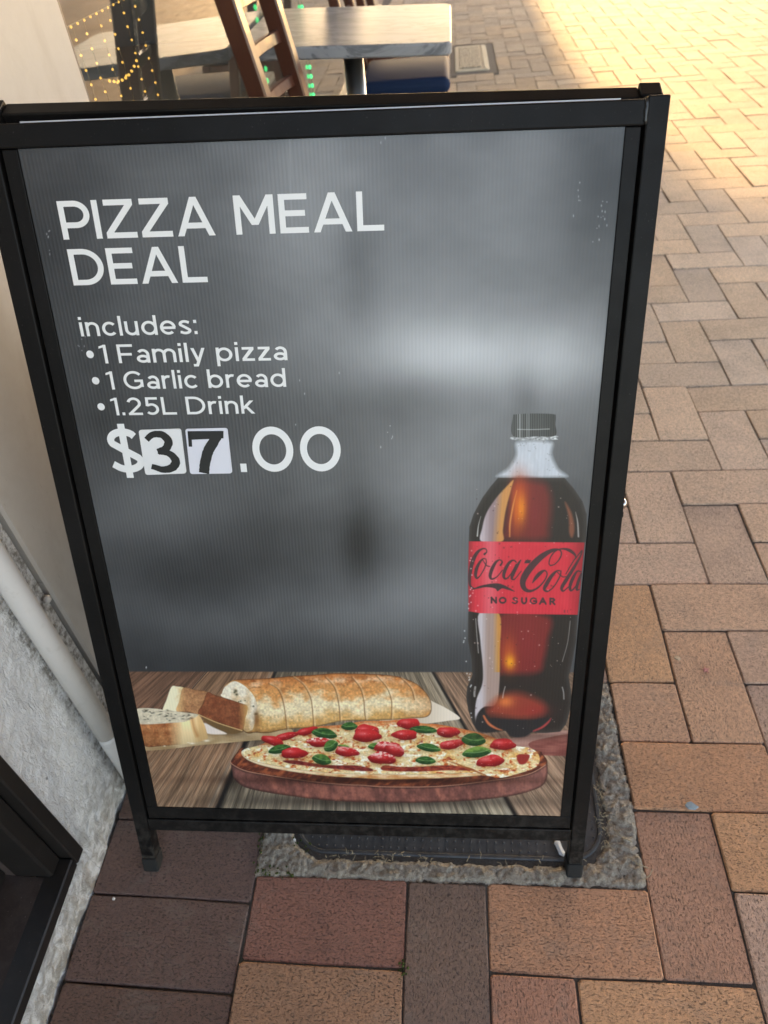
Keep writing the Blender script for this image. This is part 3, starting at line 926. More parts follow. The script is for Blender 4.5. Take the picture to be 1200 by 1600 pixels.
def gs(cx, cy, rx, ry, ang=0, p=2):
    c, s = math.cos(R(ang)), math.sin(R(ang))
    dx, dy = PX - cx, PY - cy
    return np.exp(-(np.abs((dx * c + dy * s) / rx) ** p + np.abs((-dx * s + dy * c) / ry) ** p))
def window_of(pts, pad):
    xs = [p[0] for p in pts]; ys = [p[1] for p in pts]
    cor = [to_tex(x, y) for x in (min(xs) - pad, max(xs) + pad) for y in (min(ys) - pad, max(ys) + pad)]
    a = max(0, int(min(c[0] for c in cor))); b = min(TWD, int(max(c[0] for c in cor)) + 2)
    e = max(0, int(min(c[1] for c in cor))); f = min(THT, int(max(c[1] for c in cor)) + 2)
    return slice(e, max(e, f)), slice(a, max(a, b))
def smooth_poly(P, n=6):
    P = np.array(P, float); N = len(P); out = []
    for i in range(N):
        p0, p1, p2, p3 = P[i - 1], P[i], P[(i + 1) % N], P[(i + 2) % N]
        for k_ in range(n):
            t = k_ / n
            out.append(.5 * ((2 * p1) + (-p0 + p2) * t + (2 * p0 - 5 * p1 + 4 * p2 - p3) * t * t + (-p0 + 3 * p1 - 3 * p2 + p3) * t ** 3))
    return np.array(out)
def sd_poly(P, X, Y):
    d = np.full(X.shape, 1e9); ins = np.zeros(X.shape, bool)
    N = len(P)
    for i in range(N):
        ax, ay = P[i]; bx, by = P[(i + 1) % N]
        ex, ey = bx - ax, by - ay; wx, wy = X - ax, Y - ay
        t = np.clip((wx * ex + wy * ey) / (ex * ex + ey * ey + 1e-12), 0, 1)
        d = np.minimum(d, (wx - ex * t) ** 2 + (wy - ey * t) ** 2)
        if ay != by:
            ins ^= ((ay > Y) != (by > Y)) & (X < (bx - ax) * (Y - ay) / (by - ay) + ax)
    d = np.sqrt(d)
    return np.where(ins, d, -d)
def c8(*c): return np.array(c, float) / 255
def poly(P, fill, feather=1.0, smooth=True, alpha=1.0, pad=4):
    """fill: colour, or function(X, Y, inside distance) -> colour array"""
    Q = smooth_poly(P) if smooth else np.array(P, float)
    sl_ = window_of(Q, pad + feather)
    X, Y = PX[sl_], PY[sl_]
    if X.size == 0: return
    sd = sd_poly(Q, X, Y)
    a = np.clip(.5 + sd / feather, 0, 1)[..., None] * alpha
    col = fill(X, Y, np.maximum(sd, 0)) if callable(fill) else fill
    IMG[sl_] = IMG[sl_] * (1 - a) + col * a
def stroke(pts, col, feather=.9, alpha=1.0):
    """variable width polyline: (x, y, width)"""
    pts = np.array(pts, float)
    # spline refinement
    out = []
    for i in range(len(pts) - 1):
        p0, p1, p2, p3 = pts[max(i - 1, 0)], pts[i], pts[i + 1], pts[min(i + 2, len(pts) - 1)]
        for k_ in range(7):
            t = k_ / 7
            out.append(.5 * ((2 * p1) + (-p0 + p2) * t + (2 * p0 - 5 * p1 + 4 * p2 - p3) * t * t + (-p0 + 3 * p1 - 3 * p2 + p3) * t ** 3))
    out.append(pts[-1]); out = np.array(out)
    sl_ = window_of(out, out[:, 2].max() + 3)
    X, Y = PX[sl_], PY[sl_]
    if X.size == 0: return
    best = np.full(X.shape, 1e9)
    for (ax, ay, aw), (bx, by, bw) in zip(out, out[1:]):
        ex, ey = bx - ax, by - ay
        t = np.clip(((X - ax) * ex + (Y - ay) * ey) / (ex * ex + ey * ey + 1e-9), 0, 1)
        best = np.minimum(best, np.hypot(X - ax - ex * t, Y - ay - ey * t) - (aw + (bw - aw) * t) / 2)
    a = np.clip(.5 - best / feather, 0, 1)[..., None] * alpha
    IMG[sl_] = IMG[sl_] * (1 - a) + col * a
def blend(mask, col):
    global IMG
    IMG = IMG * (1 - mask[..., None]) + col * mask[..., None]
def mixc(a, b, t): return a + (b - a) * np.clip(t, 0, 1)[..., None]

# background: out of focus grey interior
g = np.full(PX.shape, 96.0)
g += 25 * gs(640, 330, 330, 210) + 30 * gs(700, 560, 300, 130) + 44 * gs(700, 555, 130, 55) + 38 * gs(880, 560, 90, 60)
g += 22 * gs(470, 300, 90, 160) - 26 * gs(60, 400, 110, 300) - 22 * gs(950, 330, 90, 110) + 16 * gs(850, 250, 90, 120)
g -= 10 * gs(300, 560, 130, 160) + 14 * gs(500, 640, 200, 60)
g += 16 * gs(700, 700, 160, 90) + 22 * gs(690, 790, 90, 90) + 10 * gs(250, 790, 90, 60)
g -= 24 * gs(562, 845, 26, 66, 0, 2) + 16 * gs(590, 850, 70, 60) + 18 * gs(820, 615, 24, 44, 0, 2)
g -= 16 * gs(560, 420, 30, 95, 0, 2) + 12 * gs(930, 240, 80, 90) + 14 * gs(660, 620, 100, 40)
g -= 22 * gs(300, 900, 170, 70) + 12 * gs(420, 830, 100, 40) + 24 * gs(480, 1050, 420, 60) + 10 * gs(220, 1030, 120, 60)
g += 26 * gs(655, 935, 105, 60) + 12 * gs(520, 960, 60, 40) + 10 * gs(330, 970, 120, 40)
g -= 14 * gs(160, 640, 60, 120)
g += 14 * (fbm(PX / 70, PY / 55, 3) - .5)
IMG[:] = np.clip((np.stack([g * .985, g * 1.0, g * 1.01 + 1], -1) / 255 - .37) * 1.22 + .335, .10, 1)
# the crease in the sheet
crs = np.exp(-((PX - 452 - (PY - 210) * .03) / 1.3) ** 2) * (PY < 420) * np.clip((420 - PY) / 120, 0, 1)
blend(crs * .22, c8(175, 180, 182))
# wooden table
hor = 1050.0 + 0 * PX
tm = np.clip((PY - hor) / 2.2 + .5, 0, 1)
VX, VY = 535., 804.
ph = (PX - VX) / (PY - VY + 1e-6); dl = np.log(np.maximum(PY - VY, 20))
gr1 = fbm(ph * 95 + 40, dl * 7, 4); gr2 = fbm(ph * 330 + 90, dl * 16, 3)
pl = np.digitize(ph, [-.86, -.425, .10, .576, .98])
tone = np.array([[112, 88, 76], [126, 102, 85], [108, 102, 92], [124, 118, 107], [128, 108, 95], [122, 104, 92]])[pl]
grey = np.clip((PY - 1195) / 70, 0, 1)[..., None] * np.clip(1 - np.abs(PX - 560) / 420, 0, 1)[..., None]
tone = tone * np.array([1.05, .99, .93])
wood = tone * (1 - .5 * grey) + np.array([132, 130, 118]) * .5 * grey
wood = wood * np.clip(.30 + .95 * gr1 + .55 * gr2, .35, 1.5)[..., None]
wood = wood * (.86 + .14 * np.clip((PY - 1050) / 60, 0, 1))[..., None]
streak = np.clip((gr2 - .60) * 6, 0, 1) * np.clip((PY - 1150) / 40, 0, 1)
wood = wood + (np.array([178, 155, 132]) - wood) * (streak * .55)[..., None]
for a, wd_ in ((-.86, .006), (-.425, .030), (.576, .022), (.98, .012)):
    dd = np.abs(ph - a)
    wgt = np.clip(1.2 - dd / (wd_ * .5), 0, 1)
    wood = wood * (1 - wgt[..., None]) + np.array([26, 25, 26]) * wgt[..., None]
    eg = np.clip(1 - np.abs((ph - a) + wd_ * .9) / (wd_ * .45), 0, 1) * .35
    wood = wood + (np.array([178, 172, 160]) - wood) * eg[..., None]
for a in (-.64, -1.05, .80, .30):
    wgt = np.clip(1 - np.abs(ph - a - .02 * (gr1 - .5)) / .004, 0, 1) * .55 * (PY > 1160)
    wood = wood * (1 - wgt[..., None]) + np.array([52, 42, 36]) * wgt[..., None]
IMG = IMG * (1 - tm[..., None]) + wood / 255 * tm[..., None]
def z1(P): return [(200 + x / 5, 1030 + y / 5) for x, y in P]
def z2(P): return [(420 + x / 4.2857, 1030 + y / 4.2857) for x, y in P]
def z3(P): return [(350 + x / 4.6154, 1120 + y / 4.6154) for x, y in P]
def z4(P): return [(600 + x / 4.2857, 1110 + y / 4.2857) for x, y in P]
def z5(P): return [(720 + x / 6, 640 + y / 6) for x, y in P]
def z6(P): return [(720 + x / 6, 830 + y / 6) for x, y in P]
def z7(P): return [(720 + x / 6, 950 + y / 6) for x, y in P]
def soft(cx, cy, rx, ry, col, al, ang=0):
    e = 2.6 * max(rx, ry)
    sl_ = window_of([(cx - e, cy - e), (cx + e, cy + e)], 1)
    X, Y = PX[sl_] - cx, PY[sl_] - cy
    if X.size == 0: return
    c, s = math.cos(R(ang)), math.sin(R(ang))
    a = (np.exp(-(((X * c + Y * s) / rx) ** 2 + ((-X * s + Y * c) / ry) ** 2)) * al)[..., None]
    IMG[sl_] = IMG[sl_] * (1 - a) + col * a
# parchment
soft(470, 1150, 130, 7, c8(40, 32, 28), .5, -4)
def parch(X, Y, d): return mixc(c8(150, 122, 86), c8(205, 182, 148), fbm(X / 22, Y / 7, 3) * 1.2 - .1)
poly(z1([(100, 640), (400, 600), (900, 570), (1250, 540), (1250, 610), (950, 640), (600, 672), (140, 718)]), parch)
poly([(655, 1088), (680, 1098), (700, 1108), (719, 1122), (700, 1126), (660, 1131), (600, 1133), (610, 1100)], lambda X, Y, d: mixc(c8(190, 172, 152), c8(226, 212, 194), (X - 640) / 60))
# loaf
loaf = z1([(735, 265), (760, 212), (828, 168), (920, 158), (1100, 150)]) + z2([(150, 115), (300, 106), (450, 95), (560, 97), (650, 98), (770, 104), (870, 117), (950, 145), (1000, 172), (1055, 225), (1088, 290), (1086, 355), (1050, 388), (950, 395), (820, 405), (640, 410), (480, 416), (300, 456), (120, 470), (0, 495)]) + z1([(1000, 575), (900, 560), (740, 320)])
def loaf_c(X, Y, d):
    top = 1062 - 9 * np.clip((X - 380) / 120, 0, 1) + 20 * np.clip((X - 600) / 80, 0, 1) ** 2
    bot = 1143 - 16 * np.clip((X - 420) / 200, 0, 1)
    t = (Y - top) / (bot - top)
    n = fbm(X / 16, Y / 12, 4); n2_ = fbm(X / 3.0 + 50, Y / 2.6, 3)
    c = mixc(c8(186, 112, 62), c8(212, 150, 92), t / .25)
    c = mixc(c, c8(234, 214, 176), (t - .30 + .5 * (n - .5)) / .22)
    c = mixc(c, c8(208, 160, 98), (t - .66 + .3 * (n - .5)) / .22)
    c = mixc(c, c8(150, 108, 66), (t - .93) / .1)
    c = mixc(c, c8(176, 116, 70), np.clip((X - 618) / 60, 0, 1) * (.45 + .6 * (n - .4)))
    hi = np.exp(-((t - .12) / .07) ** 2) * np.clip((n - .42) * 4, 0, 1) * .55
    c = mixc(c, c8(244, 216, 186), hi)
    c = mixc(c, c8(142, 78, 40), np.clip((fbm(X / 11 + 31, Y / 5, 4) - .56) * 5, 0, 1) * np.clip(1 - t / .5, 0, 1) * .8)
    return c * (.80 + .36 * n2_)[..., None] * np.clip(.55 + d / 5, 0, 1)[..., None]
poly(loaf, loaf_c, 1.2)
for P in ([(0, 165), (60, 200), (95, 280), (112, 380), (120, 470)], [(160, 118), (230, 170), (280, 260), (295, 370), (300, 455)], [(380, 120), (440, 190), (465, 280), (474, 350), (478, 415)], [(555, 120), (610, 190), (635, 270), (640, 330), (648, 405)], [(720, 110), (790, 190), (820, 270), (823, 340), (820, 400)], [(880, 120), (950, 190), (975, 270)]):
    stroke([(x, y, 1.9) for x, y in z2(P)], c8(112, 74, 44), 1.4, .62)
    stroke([(x + 2.4, y + .4, 2.2) for x, y in z2(P)], c8(240, 222, 190), 2.4, .35)
poly(z1([(735, 265), (762, 210), (826, 174), (900, 202), (965, 262), (1005, 330), (1005, 420), (985, 520), (960, 562), (905, 550), (930, 380), (740, 300)]),
     lambda X, Y, d: mixc(c8(238, 226, 204), c8(206, 168, 120), (fbm(X / 9, Y / 14, 3) - .36) * 1.5 + (Y - 1100) / 60) * (.86 + .22 * fbm(X / 2.4, Y / 2.4, 2))[..., None])
for x, y, s in ((842, 250, 2.6), (850, 278, 2.2), (832, 262, 1.6), (980, 370, 1.6), (1000, 430, 2.4), (880, 330, 1.2), (865, 335, 1.2), (915, 325, 1.0)):
    X_, Y_ = 200 + x / 5, 1030 + y / 5; soft(X_, Y_, s, s * .8, c8(52, 52, 34), .85)
soft(401, 1124, 5, 14, c8(112, 70, 40), .75)
stroke([(x, y, 1.2) for x, y in z1([(760, 212), (828, 170), (905, 198), (970, 262), (1006, 330)])], c8(206, 150, 86), 1.6, .8)
# middle slice
soft(352, 1142, 32, 7, c8(70, 52, 36), .75, 12)
poly(z1([(590, 500), (760, 575), (740, 590), (610, 580)]), c8(226, 214, 204), 2)
poly(z1([(580, 450), (700, 495), (890, 555), (870, 578), (790, 582), (640, 520)]), c8(112, 86, 56), 2)
poly(z1([(338, 220), (380, 216), (440, 230), (430, 300), (385, 408), (330, 405), (272, 400), (300, 320)]), lambda X, Y, d: mixc(c8(240, 230, 196), c8(216, 180, 126), (X - 275) / 18 + (fbm(X / 5, Y / 5, 2) - .5)), 1.2)
def crust(a, b):
    return lambda X, Y, d: mixc(c8(*a), c8(*b), fbm(X / 7, Y / 6, 4) * 1.6 - .3) * (.74 + .34 * fbm(X / 2.2 + 9, Y / 2.2, 3))[..., None] * np.clip(.72 + d / 6, 0, 1)[..., None]
poly(z1([(430, 228), (520, 240), (625, 262), (590, 340), (552, 432), (470, 415), (378, 408), (400, 330)]), lambda X, Y, d: mixc(c8(226, 182, 128), crust((170, 116, 80), (206, 152, 108))(X, Y, d), (X - 276) / 16), 1.2)
poly(z1([(620, 262), (680, 282), (880, 345), (936, 375), (915, 470), (892, 558), (800, 530), (700, 497), (550, 434), (585, 350)]), lambda X, Y, d: mixc(crust((126, 68, 46), (164, 98, 66))(X, Y, d), c8(206, 160, 100), (X - 372) / 16), 1.2)
stroke([(x, y, 1.6) for x, y in z1([(552, 436), (700, 500), (890, 560)])], c8(226, 190, 136), 1.2, .8)
# front slice
poly(z1([(70, 505), (200, 500), (380, 494), (480, 478), (545, 438), (590, 500), (622, 605), (600, 636), (480, 662), (270, 682), (120, 676)]),
     lambda X, Y, d: mixc(mixc(crust((162, 96, 60), (206, 142, 92))(X, Y, d), c8(236, 208, 160), (X - 262) / 24), c8(206, 168, 118), (X - 300) / 12) * np.clip(1.12 - (Y - 1128) / 160, .7, 1.1)[..., None], 1.2)
poly(z1([(60, 398), (190, 388), (300, 402), (440, 420), (548, 438), (470, 482), (380, 498), (60, 507)]), lambda X, Y, d: mixc(c8(226, 214, 190), c8(190, 176, 152), fbm(X / 4, Y / 2.5, 3) * 1.5 - .4), 1.2)
for k_ in range(34):
    x = random.uniform(80, 500); y = random.uniform(400, 490) if x < 330 else random.uniform(425, 470)
    X_, Y_ = 200 + x / 5, 1030 + y / 5
    soft(X_, Y_, random.uniform(.9, 3.2), random.uniform(.6, 1.0), c8(70, 66, 54), .75, random.uniform(-25, 25))
stroke([(x, y, 5) for x, y in z1([(500, 470), (515, 540), (540, 600)])], c8(176, 112, 62), 5, .6)
for x, y, s in ((500, 662, 4.0), (615, 640, 4.5), (285, 682, 2), (470, 655, 1.5)):
    X_, Y_ = 200 + x / 5, 1030 + y / 5; soft(X_, Y_, s, s * .35, c8(236, 226, 206), .9)
# second board behind the bottle
poly([(790, 1158), (812, 1150), (850, 1144), (900, 1141), (900, 1158), (840, 1163), (826, 1170), (800, 1168)], lambda X, Y, d: mixc(c8(150, 108, 98), c8(186, 146, 134), fbm(X / 14, Y / 3, 3)), 1.2)
poly([(826, 1161), (850, 1153), (900, 1147), (900, 1177), (846, 1179), (833, 1172)], lambda X, Y, d: mixc(c8(112, 58, 54), c8(150, 92, 82), fbm(X / 20, Y / 3.5, 3) * 1.3 - .1), 1.4)
# round board
soft(600, 1252, 250, 10, c8(30, 24, 22), .65); soft(360, 1222, 22, 14, c8(30, 26, 24), .5, 35)
topf = z3([(50, 320), (90, 265), (140, 225), (300, 260)]) + z4([(600, 230), (1000, 262), (1060, 290), (1092, 335), (1082, 362)])
front_top = z4([(1080, 362), (1000, 410), (900, 440), (700, 470), (500, 495), (300, 510), (0, 511)]) + z3([(1000, 493), (900, 490), (700, 475), (500, 450), (300, 420), (150, 390), (60, 345), (46, 318)])
def board_top(X, Y, d):
    n = fbm((X + Y * .9) / 7, (Y * 2 - X * .1) / 12, 4)
    return mixc(c8(92, 46, 36), c8(186, 102, 66), (n - .38) * 2.2) * np.clip(.6 + d / 6, 0, 1)[..., None]
poly(topf + front_top, board_top, 1.2, True)
side_lo = z3([(48, 325), (58, 395), (75, 452), (150, 510), (300, 546), (500, 576), (700, 600), (900, 612)]) + z4([(0, 617), (300, 615), (600, 600), (850, 570), (1000, 530), (1070, 490), (1094, 430), (1092, 345)])
def board_side(X, Y, d):
    n = fbm((X - Y * .35) / 11, Y / 26 + X / 60, 4); n2_ = fbm(X / 3, Y / 3, 2)
    c = mixc(c8(112, 70, 64), c8(168, 104, 88), (n - .36) * 2.2)
    c = mixc(c, c8(120, 84, 80), np.clip((430 - X) / 70, 0, 1) * .6)
    c = mixc(c, c8(156, 104, 94), np.clip((X - 740) / 90, 0, 1) * .6)
    return c * (.84 + .26 * n2_)[..., None] * np.clip(.55 + d / 9, 0, 1)[..., None]
poly(side_lo + front_top, board_side, 1.2)
stroke([(x, y, 1.5) for x, y in front_top], c8(206, 150, 126), 1.2, .75)
# pizza
pz = z3([(125, 265), (150, 235), (260, 205), (380, 150), (520, 110), (640, 75), (850, 58), (1000, 32), (1180, 28)]) + z4([(100, 62), (250, 85), (380, 95), (560, 130), (680, 160), (800, 205), (880, 235), (960, 245), (1022, 275), (1042, 330), (1010, 380), (900, 420), (780, 449), (700, 436), (600, 432), (400, 450), (200, 456), (0, 460)]) + z3([(1000, 440), (800, 430), (600, 410), (400, 380), (250, 345), (160, 305)])
soft(600, 1219, 235, 6, c8(36, 16, 12), .7)
def pizza(X, Y, d):
    n = fbm(X / 20, Y / 9, 4); n2_ = fbm(X / 6 + 30, Y / 3.4, 3); n3_ = fbm(X / 2.0, Y / 1.6, 2)
    c = mixc(c8(222, 196, 142), c8(240, 226, 190), n * 1.5 - .25)
    c = mixc(c, c8(222, 172, 104), (n - .48) * 3.8)
    c = mixc(c, c8(200, 96, 48), (n2_ - .55) * 4.5)
    c = mixc(c, c8(250, 242, 220), (fbm(X / 9 + 70, Y / 4.2 + 8, 3) - .56) * 6)
    c = mixc(c, c8(150, 66, 48), (n2_ * n - .42) * 6)
    c = mixc(c, c8(196, 104, 54), np.clip(1.2 - d / 8, 0, 1) * (Y < 1165) * .8)
    return c * (.86 + .24 * n3_)[..., None]
poly(pz, pizza, 1.2)
band = z3([(127, 268), (180, 306), (280, 335), (420, 362), (600, 390), (800, 406), (1060, 412)]) + z4([(0, 424), (200, 428), (420, 420), (600, 418), (640, 434), (400, 452), (200, 458), (0, 462)]) + z3([(1000, 442), (800, 432), (600, 412), (400, 382), (250, 347), (160, 307)])
poly(band, lambda X, Y, d: mixc(c8(232, 206, 170), c8(196, 132, 78), fbm(X / 14, Y / 4, 3) * 2.0 - .5 + (Y - 1212) / 16) * np.clip(.75 + d / 5, 0, 1)[..., None], 1.4)
sauce = z3([(425, 318), (520, 315), (640, 335), (800, 350), (940, 350), (1060, 372), (1060, 392), (900, 386), (760, 372), (600, 355), (470, 338)])
poly(sauce, lambda X, Y, d: mixc(c8(92, 26, 28), c8(150, 62, 54), fbm(X / 4, Y / 2.6, 3) * 1.6 - .3), 1.6)
sauce2 = z4([(0, 368), (130, 378), (260, 374), (420, 366), (560, 380), (600, 400), (420, 400), (230, 408), (0, 402)])
poly(sauce2, lambda X, Y, d: mixc(c8(104, 30, 28), c8(176, 80, 58), fbm(X / 5, Y / 2.6, 3) * 1.6 - .3), 1.6)
stroke([(x, y, w_) for (x, y), w_ in zip(z4([(420, 335), (500, 362), (600, 400), (680, 432)]), (1.2, 2.2, 3.0, 2.5))], c8(150, 84, 44), 1.6, .8)
poly(z4([(890, 300), (940, 290), (975, 300), (950, 350), (905, 355)]), c8(150, 48, 44), 2)
def tomato(cx, cy, rx, ry, ang=0, white=0):
    c_, s_ = math.cos(R(ang)), math.sin(R(ang))
    soft(cx, cy + ry * .75, rx * 1.05, ry * .55, c8(120, 70, 40), .45)
    P = []
    for k_ in range(14):
        a = k_ / 14 * 2 * math.pi
        rr_ = 1 + .07 * math.sin(3 * a + cx) + .05 * math.sin(5 * a + cy)
        u, v = rx * math.cos(a) * rr_, ry * (math.sin(a) if math.sin(a) < 0 else math.sin(a) * .9) * rr_
        P.append((cx + u * c_ - v * s_, cy + u * s_ + v * c_))
    def f(X, Y, d):
        u = ((X - cx) * c_ + (Y - cy) * s_) / rx; v = (-(X - cx) * s_ + (Y - cy) * c_) / ry
        c = mixc(c8(200, 44, 46), c8(104, 12, 18), (v + .25) * .8 + .3 * np.abs(u) + .25 * (fbm(X / 7 + cy, Y / 5 + cx, 2) - .5))
        c = mixc(c, c8(232, 128, 128), np.exp(-(((u + .3) / .35) ** 2 + ((v + .35) / .28) ** 2)) * .6)
        n = fbm(X / 3.5 + cx, Y / 2 + cy, 3)
        if white: c = mixc(c, c8(240, 226, 214), np.clip(-v * 1.6 + .1, 0, 1) * np.clip((n - .36) * 5, 0, 1) * white)
        c = mixc(c, c8(244, 200, 196), np.clip((n - .72) * 8, 0, 1) * .5)
        return c
    poly(P, f, 1.1)
def basil(cx, cy, rx, ry, ang=0, lite=0):
    c_, s_ = math.cos(R(ang)), math.sin(R(ang))
    soft(cx + 1, cy + ry * .7, rx, ry * .6, c8(110, 84, 40), .45)
    P = [(-1, .1), (-.8, -.45), (-.35, -.9), (.2, -1), (.7, -.6), (1, .05), (.75, .55), (.2, .9), (-.4, .85), (-.85, .5)]
    P = [(cx + rx * u * c_ - ry * v * s_, cy + rx * u * s_ + ry * v * c_) for u, v in P]
    def f(X, Y, d):
        u = ((X - cx) * c_ + (Y - cy) * s_) / rx; v = (-(X - cx) * s_ + (Y - cy) * c_) / ry
        n = fbm(X / 5 + cx, Y / 3 + cy, 3)
        c = mixc(c8(26, 70, 34), c8(78, 124, 58), (n - .35) * 1.6 + .25 * (-v))
        if lite: c = mixc(c, c8(128, 160, 74), np.clip(.4 - v + (n - .5), 0, 1) * lite)
        c = mixc(c, c8(170, 196, 140), np.exp(-((v + .45 * u * u - .05) / .10) ** 2) * .45)
        c = mixc(c, c8(12, 40, 20), np.clip(v - .1, 0, 1) * .7)
        return c
    poly(P, f, 1.1)
tomato(480, 1142.7, 17, 6, -15); basil(546, 1135, 13, 6.5); basil(507, 1146.4, 20, 8.5, 10)
tomato(447.5, 1151, 19, 6, -14); tomato(426, 1158, 18, 7.5, 15)
tomato(638.5, 1131, 18, 9); basil(662, 1140, 22, 6, 4); tomato(700, 1144, 18.5, 8.5); tomato(632.7, 1148.5, 20, 8.5)
tomato(573, 1142, 19, 10); tomato(573, 1150, 22, 10.5)
tomato(499.5, 1160, 20, 8, 0, 1); basil(517, 1165.5, 12, 9, -28, .4); basil(537, 1166, 9, 2.6, 8, .8)
basil(586, 1166, 11, 5.5, 0, .5); tomato(604, 1169, 20, 10, 8, .8); tomato(616, 1172, 16, 11, 15, .5)
tomato(706, 1163, 20, 7.5, -10, .2); basil(740, 1155.5, 19, 10.5, 5); tomato(785.5, 1163, 20, 9.5)
basil(670, 1168, 19, 6.5, 10); basil(436.7, 1171, 18, 7, -12)
tomato(459.5, 1177.5, 21, 9); tomato(541.8, 1175, 19, 8, 6, .5)
basil(744.7, 1175, 23, 8.8, -6, .8); tomato(766, 1189, 22, 9.5, -6, .15); tomato(597, 1185, 22, 10, 4, .8)
basil(502.8, 1187, 15.5, 8.5, 14, .4); basil(665, 1188, 16, 6.5, 4)
# bottle
soft(812, 1150, 95, 6, c8(50, 34, 28), .4)
def grad_n(a, b, vert=False, n=0):
    return lambda X, Y, d: mixc(c8(*a), c8(*b), fbm(X / 5, Y / 5, 2) * 1.2 - .1)
poly(z5([(520, 288), (855, 288), (868, 420), (918, 540), (985, 645), (340, 645), (440, 530), (500, 420)]), lambda X, Y, d: mixc(c8(112, 116, 119), c8(192, 198, 206), d / 7) * (.94 + .1 * fbm(X / 6, Y / 14, 3))[..., None], 1)
for k_ in range(34):
    t = random.random() ** 1.6; y = 300 + 330 * t; hw = 165 + 140 * max(0, t - .35)
    sd_ = random.choice((-1, 1)); x = 685 + sd_ * hw * random.uniform(.55, .98) if t > .3 else 685 + random.uniform(-.95, .95) * hw
    X_, Y_ = 720 + x / 6, 640 + y / 6; soft(X_, Y_, .8, .7, c8(110, 113, 118), .6)
poly(z5([(500, 252), (880, 246), (898, 270), (880, 284), (510, 286)]), lambda X, Y, d: mixc(c8(120, 123, 124), c8(216, 219, 220), fbm(X / 3, Y / 1.4, 2) * 1.6 - .3), 1)
def capf(X, Y, d):
    rib = .5 + .5 * np.sin(X * 1.75)
    c = mixc(c8(62, 64, 63), c8(92, 94, 93), rib)
    c = mixc(c, c8(176, 180, 180), np.exp(-((X - 812) / 4) ** 2) * rib * .8 + np.exp(-((X - 825) / 2.5) ** 2) * rib * .7)
    c = mixc(c, c8(42, 43, 43), np.clip((X - 845) / 30, 0, 1) * .5)
    return c
poly(z5([(488, 70), (520, 45), (700, 37), (868, 44), (889, 66), (886, 140), (884, 245), (700, 252), (490, 250)]), capf, 1)
stroke([(x, y, 1.2) for x, y in z5([(530, 186), (600, 187), (700, 187), (830, 182)])], c8(190, 194, 194), 1, .75)
body = z5([(348, 640), (972, 640), (1060, 742), (1140, 860), (1178, 980), (1180, 1100), (1170, 1240)]) + z6([(1160, 105), (1095, 780)]) + z7([(1095, 60), (1080, 300), (1040, 520), (1010, 640), (1030, 760), (1040, 880), (1010, 1000), (985, 1085), (930, 1155), (800, 1168), (700, 1166), (655, 1158), (600, 1200), (530, 1208), (470, 1200), (420, 1150), (380, 1150), (240, 1168), (160, 1150), (110, 1080), (70, 960), (50, 840), (60, 740), (108, 625), (100, 480), (66, 300), (70, 40)]) + z6([(75, 750), (75, 95)]) + z5([(75, 1235), (80, 1100), (120, 980), (200, 830), (280, 720)])
poly(body, lambda X, Y, d: mixc(c8(62, 58, 56), c8(44, 38, 36), d / 8), 1.2, False)
def clipped(P, f, feather=6, al=1.0): poly(P, f, feather, True, al, 8)
# lit liquid above the label
clipped(z5([(500, 670), (760, 680), (830, 760), (850, 900), (830, 1100), (780, 1215), (420, 1215), (400, 1120), (440, 900)]), c8(118, 42, 38), 16, .95)
soft(812, 770, 14, 30, c8(190, 70, 36), .75); soft(814, 795, 9, 24, c8(238, 140, 36), .95); soft(806, 800, 7, 30, c8(214, 98, 36), .6)
soft(835, 805, 12, 36, c8(132, 44, 46), .6)
clipped(z5([(492, 660), (474, 740), (420, 950), (395, 1130), (388, 1235), (190, 1235), (200, 1110), (240, 970), (330, 830), (420, 730)]),
        lambda X, Y, d: mixc(mixc(c8(206, 192, 198), c8(158, 134, 136), (X - 752) / 16), c8(214, 150, 88), (X - 772 - (800 - Y) * .10) / 12), 2.2, .92)
stroke([(x, y, w_) for (x, y), w_ in zip(z5([(525, 760), (490, 900), (462, 1060), (458, 1190)]), (.8, 2.2, 3, 2))], c8(226, 146, 78), 2.0, .8)
clipped(z5([(975, 865), (1030, 950), (1060, 1060), (1062, 1150), (1040, 1200), (1015, 1150), (1010, 1010)]), c8(142, 84, 62), 4, .85)
stroke([(x, y, w_) for (x, y), w_ in zip(z5([(1075, 960), (1095, 1060), (1102, 1190)]), (.6, 2.2, 2.6))], c8(200, 194, 190), 1.6, .7)
stroke([(x, y, w_) for (x, y), w_ in zip(z5([(188, 1000), (165, 1090), (155, 1185)]), (.5, 1.4, 2.2))], c8(216, 214, 212), 1.4, .8)
# below the label
clipped(z7([(350, 70), (820, 80), (815, 300), (780, 480), (720, 600), (420, 610), (365, 560)]), c8(128, 44, 42), 12, .95)
soft(795, 1020, 12, 26, c8(190, 84, 44), .8); soft(797, 1034, 8, 11, c8(240, 160, 40), .95); soft(822, 1000, 16, 40, c8(140, 46, 48), .5)
clipped(z7([(170, 50), (362, 58), (366, 400), (362, 700), (330, 900), (220, 925), (160, 990), (142, 1085), (132, 980), (148, 850), (200, 710), (206, 560), (182, 300)]),
        lambda X, Y, d: mixc(mixc(c8(206, 196, 200), c8(176, 150, 140), (X - 752) / 10), c8(206, 148, 78), (X - 770) / 9 * (Y < 1050)), 2.2, .9)
clipped(z7([(330, 860), (480, 790), (640, 820), (780, 900), (760, 990), (600, 1040), (420, 1030), (240, 980)]), c8(150, 62, 48), 16, .95)
soft(790, 1096, 13, 9, c8(222, 122, 66), .85); soft(835, 1110, 22, 10, c8(150, 48, 46), .6)
poly(z7([(150, 1010), (210, 940), (240, 1000), (330, 1100), (390, 1145), (240, 1166), (160, 1148), (130, 1090)]), c8(44, 42, 43), 4)
